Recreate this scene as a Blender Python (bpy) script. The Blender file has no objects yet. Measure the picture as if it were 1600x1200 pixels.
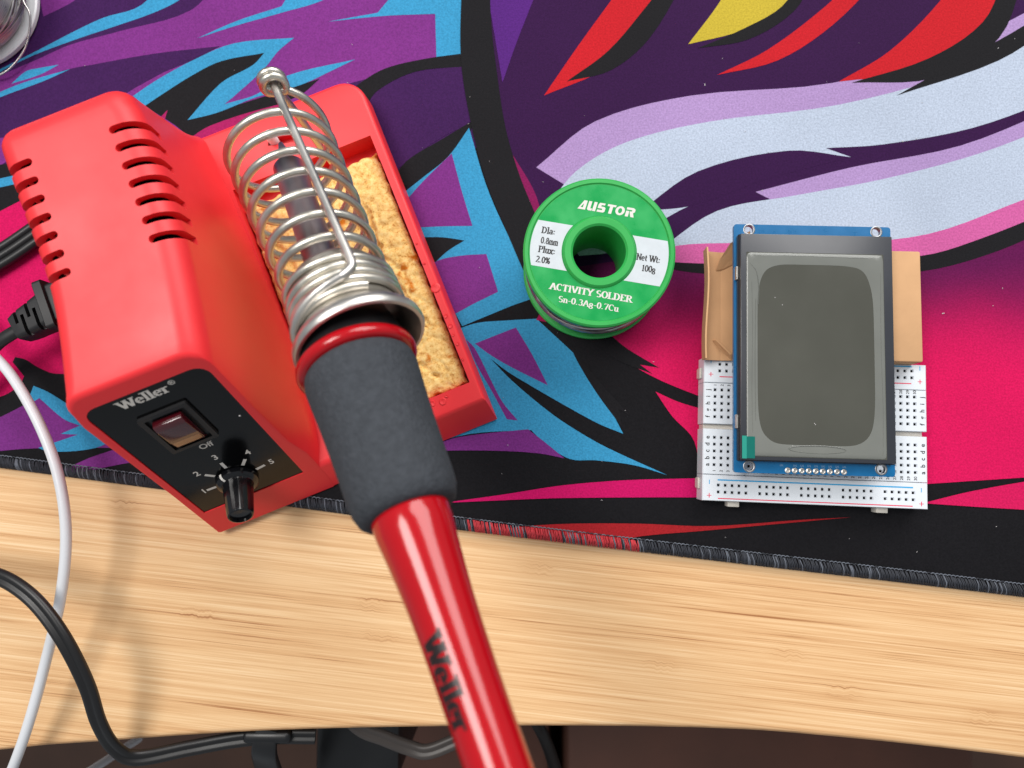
import bpy, bmesh, math, random
from mathutils import Vector, Matrix, noise
random.seed(7)
scene = bpy.context.scene
COL = scene.collection
K = 0.001                      # everything below is measured in millimetres
R = math.radians

# ------------------------------------------------------------------ camera, light, exposure
cam_d = bpy.data.cameras.new('camera')
cam = bpy.data.objects.new('camera', cam_d); COL.objects.link(cam)
cam.location = (0, 0, 0.274)
cam.rotation_euler = (R(5.3), R(1.2), 0)
cam_d.sensor_width = 36; cam_d.lens = 36 * 1130 / 1600
cam_d.clip_start = 0.01; cam_d.clip_end = 20
cam_d.dof.use_dof = True; cam_d.dof.focus_distance = 0.250; cam_d.dof.aperture_fstop = 9.5
scene.camera = cam

world = bpy.data.worlds.new('World'); scene.world = world
world.use_nodes = True
bg = world.node_tree.nodes['Background']
bg.inputs[0].default_value = (0.86, 0.93, 1.0, 1); bg.inputs[1].default_value = 0.36

def area(name, loc, target, sx, sy, watts, col):
    d = bpy.data.lights.new(name, 'AREA'); d.shape = 'RECTANGLE'; d.size = sx; d.size_y = sy
    d.energy = watts; d.color = col
    o = bpy.data.objects.new(name, d); COL.objects.link(o)
    o.location = loc
    o.rotation_euler = (Vector(target) - Vector(loc)).to_track_quat('-Z', 'Y').to_euler()
    return o
area('window_light', (0.50, 1.10, 0.98), (0, 0.03, 0), 1.1, 0.9, 23, (1.0, 0.98, 0.96))
area('ceiling_light', (-0.62, 0.32, 1.35), (0, 0.02, 0), 0.6, 0.6, 17, (1.0, 0.97, 0.93))

scene.view_settings.view_transform = 'Standard'
scene.view_settings.look = 'None'
scene.view_settings.exposure = 0.0
scene.view_settings.gamma = 1.0
scene.view_settings.use_curve_mapping = False
scene.cycles.use_denoising = True
scene.cycles.max_bounces = 8

# ------------------------------------------------------------------ materials
def lin(c):
    return tuple((v / 255 / 12.92 if v / 255 <= 0.04045 else ((v / 255 + 0.055) / 1.055) ** 2.4) for v in c) + (1,)

def mat(name, col, rough=0.5, metal=0.0, spec=0.5, coat=0.0, coat_rough=0.1, alpha=1.0, var=0.0, var_scale=40.0,
        bump=0.0, bump_scale=400.0, bump_dist=0.0002, rvar=0.0, sss=0.0):
    """principled material; col is an sRGB triple; var = albedo mottling, bump = fine relief"""
    m = bpy.data.materials.new(name); m.use_nodes = True
    nt = m.node_tree; b = nt.nodes['Principled BSDF']
    b.inputs['Base Color'].default_value = lin(col)
    b.inputs['Roughness'].default_value = rough
    b.inputs['Metallic'].default_value = metal
    b.inputs['Specular IOR Level'].default_value = spec
    b.inputs['Coat Weight'].default_value = coat
    b.inputs['Coat Roughness'].default_value = coat_rough
    b.inputs['Alpha'].default_value = alpha
    tc = nt.nodes.new('ShaderNodeTexCoord')
    if var or rvar:
        n = nt.nodes.new('ShaderNodeTexNoise'); n.inputs['Scale'].default_value = var_scale; n.inputs['Detail'].default_value = 5
        nt.links.new(tc.outputs['Object'], n.inputs['Vector'])
        if var:
            mr = nt.nodes.new('ShaderNodeMapRange'); mr.inputs[1].default_value = 0.3; mr.inputs[2].default_value = 0.7
            mr.inputs[3].default_value = 1 - var; mr.inputs[4].default_value = 1 + var
            nt.links.new(n.outputs['Fac'], mr.inputs[0])
            mx = nt.nodes.new('ShaderNodeVectorMath'); mx.operation = 'SCALE'
            mx.inputs[0].default_value = lin(col)[:3]
            nt.links.new(mr.outputs[0], mx.inputs['Scale'])
            nt.links.new(mx.outputs[0], b.inputs['Base Color'])
        if rvar:
            mr2 = nt.nodes.new('ShaderNodeMapRange'); mr2.inputs[1].default_value = 0.3; mr2.inputs[2].default_value = 0.7
            mr2.inputs[3].default_value = max(0.02, rough - rvar); mr2.inputs[4].default_value = rough + rvar
            nt.links.new(n.outputs['Fac'], mr2.inputs[0]); nt.links.new(mr2.outputs[0], b.inputs['Roughness'])
    if bump:
        n2 = nt.nodes.new('ShaderNodeTexNoise'); n2.inputs['Scale'].default_value = bump_scale; n2.inputs['Detail'].default_value = 3
        nt.links.new(tc.outputs['Object'], n2.inputs['Vector'])
        bp = nt.nodes.new('ShaderNodeBump'); bp.inputs['Strength'].default_value = bump; bp.inputs['Distance'].default_value = bump_dist
        nt.links.new(n2.outputs['Fac'], bp.inputs['Height']); nt.links.new(bp.outputs[0], b.inputs['Normal'])
    return m

def cloth(name, col, col2=None, y0=0, y1=1, x0=None, f=0.68):
    """printed mat cloth: fine weave speckle; with col2 a printed fade along Y"""
    m = bpy.data.materials.new(name); m.use_nodes = True
    nt = m.node_tree; b = nt.nodes['Principled BSDF']; L = nt.links.new
    b.inputs['Roughness'].default_value = 0.7; b.inputs['Specular IOR Level'].default_value = 0.07
    tc = nt.nodes.new('ShaderNodeTexCoord')
    n = nt.nodes.new('ShaderNodeTexNoise'); n.inputs['Scale'].default_value = 1500; n.inputs['Detail'].default_value = 2
    L(tc.outputs['Object'], n.inputs['Vector'])
    mr = nt.nodes.new('ShaderNodeMapRange'); mr.inputs[1].default_value = 0.3; mr.inputs[2].default_value = 0.7
    mr.inputs[3].default_value = 0.84; mr.inputs[4].default_value = 1.16
    L(n.outputs['Fac'], mr.inputs[0])
    n3 = nt.nodes.new('ShaderNodeTexNoise'); n3.inputs['Scale'].default_value = 18; n3.inputs['Detail'].default_value = 3
    L(tc.outputs['Object'], n3.inputs['Vector'])
    mr3 = nt.nodes.new('ShaderNodeMapRange'); mr3.inputs[1].default_value = 0.3; mr3.inputs[2].default_value = 0.7
    mr3.inputs[3].default_value = 0.93; mr3.inputs[4].default_value = 1.07
    L(n3.outputs['Fac'], mr3.inputs[0])
    mu = nt.nodes.new('ShaderNodeMath'); mu.operation = 'MULTIPLY'; L(mr.outputs[0], mu.inputs[0]); L(mr3.outputs[0], mu.inputs[1])
    sc = nt.nodes.new('ShaderNodeVectorMath'); sc.operation = 'SCALE'
    mr3.inputs[3].default_value = 0.93 * f; mr3.inputs[4].default_value = 1.07 * f
    if col2 is None:
        sc.inputs[0].default_value = lin(col)[:3]
    else:
        sx = nt.nodes.new('ShaderNodeSeparateXYZ'); L(tc.outputs['Object'], sx.inputs[0])
        r = nt.nodes.new('ShaderNodeMapRange'); r.interpolation_type = 'SMOOTHSTEP'
        r.inputs[1].default_value = y0 * K; r.inputs[2].default_value = y1 * K
        nz = nt.nodes.new('ShaderNodeTexNoise'); nz.inputs['Scale'].default_value = 14
        L(tc.outputs['Object'], nz.inputs['Vector'])
        ad = nt.nodes.new('ShaderNodeMath'); ad.operation = 'MULTIPLY_ADD'; ad.inputs[1].default_value = 0.03
        L(nz.outputs['Fac'], ad.inputs[0]); L(sx.outputs['Y'], ad.inputs[2])
        L(ad.outputs[0], r.inputs[0])
        mx = nt.nodes.new('ShaderNodeMix'); mx.data_type = 'RGBA'
        mx.inputs[6].default_value = lin(col); mx.inputs[7].default_value = lin(col2)
        L(r.outputs[0], mx.inputs[0]); L(mx.outputs[2], sc.inputs[0])
    L(mu.outputs[0], sc.inputs['Scale']); L(sc.outputs[0], b.inputs['Base Color'])
    bp = nt.nodes.new('ShaderNodeBump'); bp.inputs['Strength'].default_value = 0.35; bp.inputs['Distance'].default_value = 0.0002
    L(n.outputs['Fac'], bp.inputs['Height']); L(bp.outputs[0], b.inputs['Normal'])
    return m

def bamboo():
    m = bpy.data.materials.new('bamboo'); m.use_nodes = True
    nt = m.node_tree; b = nt.nodes['Principled BSDF']; L = nt.links.new; N = nt.nodes.new
    tc = N('ShaderNodeTexCoord')
    mp = N('ShaderNodeMapping'); mp.inputs['Rotation'].default_value = (0, 0, R(6.0)); L(tc.outputs['Object'], mp.inputs['Vector'])
    def noise_at(scale_xyz, scale, detail, rough=0.55):
        s = N('ShaderNodeMapping'); s.inputs['Scale'].default_value = scale_xyz; L(warp.outputs[0], s.inputs['Vector'])
        n = N('ShaderNodeTexNoise'); n.inputs['Scale'].default_value = scale; n.inputs['Detail'].default_value = detail
        n.inputs['Roughness'].default_value = rough; L(s.outputs[0], n.inputs['Vector']); return n
    # culm joints: sparse stretched cells where the fibres swerve
    vm = N('ShaderNodeMapping'); vm.inputs['Scale'].default_value = (12, 30, 1); L(mp.outputs[0], vm.inputs['Vector'])
    vo = N('ShaderNodeTexVoronoi'); vo.voronoi_dimensions = '2D'; vo.inputs['Scale'].default_value = 1.0; L(vm.outputs[0], vo.inputs['Vector'])
    mask = N('ShaderNodeMapRange'); mask.interpolation_type = 'SMOOTHSTEP'
    mask.inputs[1].default_value = 0.12; mask.inputs[2].default_value = 0.04; mask.inputs[3].default_value = 0; mask.inputs[4].default_value = 1
    L(vo.outputs['Distance'], mask.inputs[0])
    wm = N('ShaderNodeMapping'); wm.inputs['Scale'].default_value = (420, 90, 1); L(mp.outputs[0], wm.inputs['Vector'])
    wn = N('ShaderNodeTexNoise'); wn.inputs['Scale'].default_value = 1; wn.inputs['Detail'].default_value = 1; L(wm.outputs[0], wn.inputs['Vector'])
    wa = N('ShaderNodeMath'); wa.operation = 'SUBTRACT'; wa.inputs[1].default_value = 0.5; L(wn.outputs['Fac'], wa.inputs[0])
    wb = N('ShaderNodeMath'); wb.operation = 'MULTIPLY'; L(wa.outputs[0], wb.inputs[0]); L(mask.outputs[0], wb.inputs[1])
    wc = N('ShaderNodeMath'); wc.operation = 'MULTIPLY'; wc.inputs[1].default_value = 0.0024; L(wb.outputs[0], wc.inputs[0])
    cx = N('ShaderNodeCombineXYZ'); L(wc.outputs[0], cx.inputs['Y'])
    warp = N('ShaderNodeVectorMath'); warp.operation = 'ADD'; L(mp.outputs[0], warp.inputs[0]); L(cx.outputs[0], warp.inputs[1])
    g1 = noise_at((9, 640, 1), 1.0, 4, 0.72)       # long fibres
    g2 = noise_at((13, 2100, 1), 1.0, 3, 0.7)      # hair-fine fibres
    g3 = noise_at((3.5, 120, 1), 1.0, 3, 0.5)       # broad strips
    ramp = N('ShaderNodeValToRGB'); cr = ramp.color_ramp
    cr.elements[0].position = 0.37; cr.elements[0].color = lin((164, 110, 68))
    cr.elements[1].position = 0.62; cr.elements[1].color = lin((240, 207, 164))
    e = cr.elements.new(0.445); e.color = lin((214, 167, 118))
    e = cr.elements.new(0.53); e.color = lin((229, 188, 140))
    s1 = N('ShaderNodeMath'); s1.operation = 'MULTIPLY'; s1.inputs[1].default_value = 0.36; L(g1.outputs['Fac'], s1.inputs[0])
    s2 = N('ShaderNodeMath'); s2.operation = 'MULTIPLY_ADD'; s2.inputs[1].default_value = 0.40; L(g2.outputs['Fac'], s2.inputs[0]); L(s1.outputs[0], s2.inputs[2])
    s3 = N('ShaderNodeMath'); s3.operation = 'MULTIPLY_ADD'; s3.inputs[1].default_value = 0.24; L(g3.outputs['Fac'], s3.inputs[0]); L(s2.outputs[0], s3.inputs[2])
    fb = noise_at((4.5, 380, 1), 1.0, 2, 0.55)
    fm = N('ShaderNodeMapRange'); fm.interpolation_type = 'SMOOTHSTEP'; fm.inputs[1].default_value = 0.60; fm.inputs[2].default_value = 0.70; fm.inputs[3].default_value = 0; fm.inputs[4].default_value = -0.045
    L(fb.outputs['Fac'], fm.inputs[0])
    s4 = N('ShaderNodeMath'); s4.operation = 'ADD'; L(s3.outputs[0], s4.inputs[0]); L(fm.outputs[0], s4.inputs[1]); s3 = s4
    # joints are a little darker and rougher in tone
    kn = N('ShaderNodeMath'); kn.operation = 'MULTIPLY_ADD'; kn.inputs[1].default_value = -0.022; L(mask.outputs[0], kn.inputs[0]); L(s3.outputs[0], kn.inputs[2])
    L(kn.outputs[0], ramp.inputs[0]); L(ramp.outputs[0], b.inputs['Base Color'])
    b.inputs['Roughness'].default_value = 0.48; b.inputs['Specular IOR Level'].default_value = 0.35
    bp = N('ShaderNodeBump'); bp.inputs['Strength'].default_value = 0.15; bp.inputs['Distance'].default_value = 0.0002
    L(s2.outputs[0], bp.inputs['Height']); L(bp.outputs[0], b.inputs['Normal'])
    return m

def sponge_mat():
    m = bpy.data.materials.new('cellulose_sponge'); m.use_nodes = True
    nt = m.node_tree; b = nt.nodes['Principled BSDF']; L = nt.links.new; N = nt.nodes.new
    tc = N('ShaderNodeTexCoord')
    n = N('ShaderNodeTexNoise'); n.inputs['Scale'].default_value = 700; n.inputs['Detail'].default_value = 4; n.inputs['Roughness'].default_value = 0.75
    L(tc.outputs['Object'], n.inputs['Vector'])
    r = N('ShaderNodeValToRGB'); r.color_ramp.elements[0].position = 0.30; r.color_ramp.elements[0].color = lin((186, 118, 52))
    r.color_ramp.elements[1].position = 0.62; r.color_ramp.elements[1].color = lin((250, 216, 146))
    e = r.color_ramp.elements.new(0.45); e.color = lin((238, 192, 114))
    L(n.outputs['Fac'], r.inputs[0])
    n2 = N('ShaderNodeTexNoise'); n2.inputs['Scale'].default_value = 170; n2.inputs['Detail'].default_value = 4; L(tc.outputs['Object'], n2.inputs['Vector'])
    k = N('ShaderNodeMapRange'); k.inputs[1].default_value = 0.58; k.inputs[2].default_value = 0.68; L(n2.outputs['Fac'], k.inputs[0])
    mx = N('ShaderNodeMix'); mx.data_type = 'RGBA'; mx.inputs[7].default_value = lin((206, 118, 34))
    L(k.outputs[0], mx.inputs[0]); L(r.outputs[0], mx.inputs[6])
    n4 = N('ShaderNodeTexNoise'); n4.inputs['Scale'].default_value = 38; n4.inputs['Detail'].default_value = 4; L(tc.outputs['Object'], n4.inputs['Vector'])
    k4 = N('ShaderNodeMapRange'); k4.inputs[1].default_value = 0.55; k4.inputs[2].default_value = 0.78; k4.inputs[4].default_value = 0.6; L(n4.outputs['Fac'], k4.inputs[0])
    mx4 = N('ShaderNodeMix'); mx4.data_type = 'RGBA'; mx4.inputs[7].default_value = lin((168, 116, 62))
    L(k4.outputs[0], mx4.inputs[0]); L(mx.outputs[2], mx4.inputs[6]); L(mx4.outputs[2], b.inputs['Base Color'])
    b.inputs['Roughness'].default_value = 0.95; b.inputs['Specular IOR Level'].default_value = 0.15
    bp = N('ShaderNodeBump'); bp.inputs['Strength'].default_value = 0.5; bp.inputs['Distance'].default_value = 0.0004
    L(n.outputs['Fac'], bp.inputs['Height']); L(bp.outputs[0], b.inputs['Normal'])
    return m

M = dict(
    bamboo=bamboo(),
    bamboo_edge=mat('bamboo_edge', (196, 150, 104), 0.55, var=0.25, var_scale=120),
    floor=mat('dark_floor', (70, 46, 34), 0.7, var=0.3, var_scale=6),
    red=mat('red_abs_plastic', (230, 44, 50), 0.47, spec=0.5, var=0.03, var_scale=30, bump=0.12, bump_scale=2600, bump_dist=0.0001, rvar=0.08),
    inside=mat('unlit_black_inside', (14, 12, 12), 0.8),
    panel=mat('gloss_black_panel', (5, 5, 6), 0.14, spec=0.34, var=0.3, var_scale=90, rvar=0.05),
    black=mat('black_plastic', (17, 17, 19), 0.38, var=0.15, var_scale=60, rvar=0.08),
    satin=mat('satin_black_plastic', (24, 24, 26), 0.5, bump=0.2, bump_scale=2500, bump_dist=0.0001),
    knob=mat('knob_black', (12, 12, 15), 0.16, spec=0.55, rvar=0.06, var_scale=150),
    lens=mat('dark_red_switch_lens', (66, 12, 20), 0.12, coat=0.6),
    lens_tip=mat('amber_switch_lens', (150, 104, 72), 0.3, coat=0.4),
    print_w=mat('white_print', (206, 202, 196), 0.6),
    print_k=mat('black_print', (34, 32, 33), 0.6),
    print_kr=mat('black_ink_on_handle', (26, 8, 10), 0.4),
    steel=mat('nickel_wire', (214, 208, 196), 0.36, metal=1, var=0.08, var_scale=200, rvar=0.08),
    steel2=mat('brushed_steel', (206, 202, 196), 0.40, metal=1, var=0.08, var_scale=90, rvar=0.1),
    barrel=mat('heated_steel', (168, 162, 166), 0.38, metal=1.0, var=0.3, var_scale=70, rvar=0.12),
    pin=mat('pin_end_white_glint', (244, 244, 244), 0.35),  # plain white paints in the sky's reflection on the polished pin
    tin=mat('tinned_copper', (150, 150, 152), 0.4, metal=1, var=.2, var_scale=300),
    chrome=mat('bright_pin', (235, 235, 235), 0.08, metal=1),
    foam=mat('foam_rubber', (60, 63, 68), 0.92, spec=0.2, var=0.14, var_scale=520, bump=0.9, bump_scale=1100, bump_dist=0.0005),
    handle=mat('gloss_red_handle', (168, 8, 20), 0.15, spec=0.42, coat=0.1, coat_rough=0.06, var=0.06, var_scale=40),
    sponge=sponge_mat(),
    green=mat('green_spool_plastic', (42, 158, 72), 0.36, var=0.05, var_scale=60, rvar=0.05),
    glabel=mat('green_paper_label', (8, 150, 72), 0.32, var=0.08, var_scale=160, rvar=0.1, bump=0.12, bump_scale=60, bump_dist=0.0006),
    wlabel=mat('white_paper_label', (188, 195, 200), 0.5, var=0.04, var_scale=300, bump=0.1, bump_scale=60, bump_dist=0.0006),
    solder=mat('solder_wire', (190, 186, 184), 0.36, metal=1, var=0.15, var_scale=250, rvar=0.1),
    wflange=mat('clear_white_flange', (214, 216, 218), 0.25, var=0.03),
    wplastic=mat('breadboard_white', (214, 219, 225), 0.42, var=0.02),
    wplastic2=mat('breadboard_cream', (206, 200, 190), 0.5),
    hole=mat('hole_dark', (22, 22, 24), 0.7),
    blue_line=mat('blue_ink', (58, 158, 208), 0.55),
    red_line=mat('red_ink', (216, 60, 90), 0.55),
    pcb=mat('blue_solder_mask', (6, 96, 148), 0.3, var=0.08, var_scale=200, rvar=0.05),
    slate=mat('lcd_black_glass', (50, 52, 58), 0.3, rvar=0.04, var_scale=40),
    lcdside=mat('lcd_side', (22, 22, 24), 0.4),
    screen=mat('lcd_polariser', (74, 74, 67), 0.2, var=0.08, var_scale=28, rvar=0.1),  # base grey is lifted to stand in for the ceiling's reflection
    film=mat('protective_film', (122, 124, 119), 0.22, var=0.06, var_scale=60, rvar=0.08, alpha=0.8),
    tab=mat('teal_tab', (0, 100, 90), 0.3, var=0.05, var_scale=200),
    tab2=mat('teal_tab_light', (40, 140, 124), 0.25),
    card=mat('brown_cardboard', (196, 154, 114), 0.85, spec=0.2, var=0.06, var_scale=90, bump=0.2, bump_scale=500, bump_dist=0.0002),
    card_in=mat('brown_cardboard_inside', (186, 144, 106), 0.85, spec=0.2, var=0.07, var_scale=90),
    wcable=mat('white_cable', (212, 214, 218), 0.35),
    bcable=mat('black_cable', (20, 19, 20), 0.42),
    gcable=mat('grey_cable', (66, 60, 57), 0.45),
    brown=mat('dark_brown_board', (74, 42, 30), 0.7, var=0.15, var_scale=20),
    thread=mat('charcoal_thread', (44, 47, 55), 0.7, var=0.3, var_scale=700),
    thread_l=mat('grey_thread', (98, 103, 113), 0.65, var=0.2, var_scale=700),
    thread_r=mat('red_thread', (186, 52, 60), 0.7, var=0.25, var_scale=700),
    lint=mat('lint', (190, 186, 186), 0.9),
)
CL = dict(
    black=cloth('print_black', (33, 32, 35)), violet=cloth('print_violet', (132, 54, 140)), violet_dark=cloth('print_violet_dark', (68, 32, 88)),
    cyan=cloth('print_cyan', (64, 160, 208)), magenta=cloth('print_magenta', (176, 36, 104)), pink=cloth('print_pink', (226, 22, 100)),
    plum=cloth('print_plum', (58, 24, 72)), sunset=cloth('print_fade', (232, 26, 96), (104, 24, 82), 38, 88),
    wine=cloth('print_wine', (140, 28, 90)), orchid=cloth('print_orchid', (184, 152, 206)), pale=cloth('print_pale', (196, 208, 228)),
    rose=cloth('print_rose', (220, 104, 170)), scarlet=cloth('print_scarlet', (208, 34, 44)), gold=cloth('print_gold', (204, 180, 60)),
    grape=cloth('print_grape', (92, 40, 130)), crimson=cloth('print_crimson', (216, 22, 106)), brick=cloth('print_brick', (176, 38, 44)),
    crimson2=cloth('print_crimson2', (224, 30, 96)),
)

# ------------------------------------------------------------------ mesh helpers (all in mm)
def link(name, verts, faces, mats, parent=None, smooth=40, midx=None, T=None):
    me = bpy.data.meshes.new(name)
    if T is not None:
        verts = [T @ Vector(v) for v in verts]
    me.from_pydata([(v[0] * K, v[1] * K, v[2] * K) for v in verts], [], faces)
    for m in (mats if isinstance(mats, (list, tuple)) else [mats]):
        me.materials.append(m)
    if midx:
        me.polygons.foreach_set('material_index', midx)
    me.update()
    if smooth:
        me.polygons.foreach_set('use_smooth', [True] * len(me.polygons))
        me.set_sharp_from_angle(angle=R(smooth))
    o = bpy.data.objects.new(name, me); COL.objects.link(o)
    if parent: o.parent = parent
    return o

def thing(name, label, cat, loc=(0, 0, 0), rz=0, group=None, rot=None):
    o = bpy.data.objects.new(name, None); COL.objects.link(o)
    o.empty_display_size = 0.02
    o.location = [c * K for c in loc]
    if rot is not None: o.rotation_euler = rot
    else: o.rotation_euler = (0, 0, rz)
    return tag(o, label, cat, group)

def tag(o, label, cat, group=None):
    o['label'] = label; o['category'] = cat
    if group: o['group'] = group
    return o

def bm_obj(name, bm, mats, parent=None, smooth=40):
    bmesh.ops.recalc_face_normals(bm, faces=bm.faces)
    verts = [tuple(v.co) for v in bm.verts]; bm.verts.index_update()
    faces = [[v.index for v in f.verts] for f in bm.faces]
    mi = [f.material_index for f in bm.faces]
    bm.free()
    return link(name, verts, faces, mats, parent, smooth, mi)

def box_bm(x0, x1, y0, y1, z0, z1, bev=0.0, seg=2, T=None, bm=None):
    own = bm is None
    b = bmesh.new()
    r = bmesh.ops.create_cube(b, size=1)
    for v in b.verts:
        v.co = Vector(((x0 + x1) / 2 + v.co.x * (x1 - x0), (y0 + y1) / 2 + v.co.y * (y1 - y0), (z0 + z1) / 2 + v.co.z * (z1 - z0)))
    if bev:
        bmesh.ops.bevel(b, geom=b.edges[:], offset=bev, segments=seg, affect='EDGES', profile=0.5)
    if T is not None:
        b.transform(T)
    return b

def box(name, x0, x1, y0, y1, z0, z1, m, parent=None, bev=0.0, seg=2, T=None):
    return bm_obj(name, box_bm(x0, x1, y0, y1, z0, z1, bev, seg, T), m, parent)

def lathe_data(prof, seg=48, closed=False, T=None):
    """prof: (radius, height) pairs revolved round Z"""
    V, F = [], []
    n = len(prof)
    for i in range(seg):
        a = 2 * math.pi * i / seg
        for r, z in prof:
            V.append(Vector((r * math.cos(a), r * math.sin(a), z)))
    for i in range(seg):
        j = (i + 1) % seg
        for k in range(n if closed else n - 1):
            l = (k + 1) % n
            F.append((i * n + k, j * n + k, j * n + l, i * n + l))
    if not closed:
        if prof[0][0] > 1e-6: F.append([i * n for i in range(seg)][::-1])
        if prof[-1][0] > 1e-6: F.append([i * n + n - 1 for i in range(seg)])
    if T is not None: V = [T @ v for v in V]
    return V, F

def lathe(name, prof, m, parent=None, seg=48, closed=False, T=None, smooth=40):
    V, F = lathe_data(prof, seg, closed, T)
    return link(name, V, F, m, parent, smooth)

def catmull(P, n=8, closed=False):
    P = [Vector(p) for p in P]; out = []
    m = len(P)
    for i in range(m if closed else m - 1):
        p0 = P[(i - 1) % m] if (closed or i > 0) else P[0] * 2 - P[1]
        p1 = P[i]; p2 = P[(i + 1) % m]
        p3 = P[(i + 2) % m] if (closed or i + 2 < m) else p2 * 2 - p1
        for k in range(n):
            t = k / n
            out.append(0.5 * ((2 * p1) + (p2 - p0) * t + (2 * p0 - 5 * p1 + 4 * p2 - p3) * t * t + (3 * p1 - p0 - 3 * p2 + p3) * t ** 3))
    if not closed: out.append(P[-1])
    return out

def sweep_data(path, prof, up=None, cap=True, scale=None):
    """sweep the closed 2D outline prof along path; parallel transport, or a fixed up vector"""
    path = [Vector(p) for p in path]; V, F = [], []
    n = len(prof); N = None
    for i, p in enumerate(path):
        t = (path[min(i + 1, len(path) - 1)] - path[max(i - 1, 0)])
        if t.length < 1e-9: t = Vector((0, 0, 1))
        t.normalize()
        if up is not None:
            a = Vector(up).cross(t)
            a = a.normalized() if a.length > 1e-6 else Vector((1, 0, 0)); bvec = t.cross(a)
        else:
            if N is None:
                N = t.orthogonal().normalized()
            N = (N - t * N.dot(t)).normalized(); a = N; bvec = t.cross(a)
        s = scale[i] if scale else 1.0
        for x, y in prof: V.append(p + a * (x * s) + bvec * (y * s))
    for i in range(len(path) - 1):
        for k in range(n):
            l = (k + 1) % n
            F.append((i * n + k, i * n + l, (i + 1) * n + l, (i + 1) * n + k))
    if cap:
        F.append(list(range(n))[::-1]); F.append([(len(path) - 1) * n + k for k in range(n)])
    return V, F

def circ(r, n=12): return [(r * math.cos(2 * math.pi * i / n), r * math.sin(2 * math.pi * i / n)) for i in range(n)]
def figure8(r):
    """two round cores side by side"""
    o = []
    for i in range(11):
        a = R(-140 + 280 * i / 10); o.append((r * 0.92 + r * math.cos(a), r * math.sin(a)))
    for i in range(11):
        a = R(40 + 280 * i / 10); o.append((-r * 0.92 + r * math.cos(a), r * math.sin(a)))
    return o

def tube(name, path, r, m, parent=None, seg=12, prof=None, up=None, scale=None):
    V, F = sweep_data(path, prof or circ(r, seg), up=up, scale=scale)
    return link(name, V, F, m, parent, 50)

def boolean(o, cutters, op='DIFFERENCE'):
    for c in cutters:
        md = o.modifiers.new('b', 'BOOLEAN'); md.operation = op; md.object = c; md.solver = 'EXACT'; md.material_mode = 'TRANSFER'
    dg = bpy.context.evaluated_depsgraph_get(); dg.update()
    me = bpy.data.meshes.new_from_object(o.evaluated_get(dg))
    o.modifiers.clear(); old = o.data; o.data = me; me.name = old.name; bpy.data.meshes.remove(old)
    for c in cutters:
        d = c.data; bpy.data.objects.remove(c); bpy.data.meshes.remove(d)
    me.polygons.foreach_set('use_smooth', [True] * len(me.polygons)); me.set_sharp_from_angle(angle=R(32))
    return o

# ---- lettering: a small stroke alphabet with optional serifs, plus Blender's own built-in letters
def arc(cx, cy, rx, ry, a0, a1, n=10):
    return [(cx + rx * math.cos(R(a0 + (a1 - a0) * i / n)), cy + ry * math.sin(R(a0 + (a1 - a0) * i / n))) for i in range(n + 1)]
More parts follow.
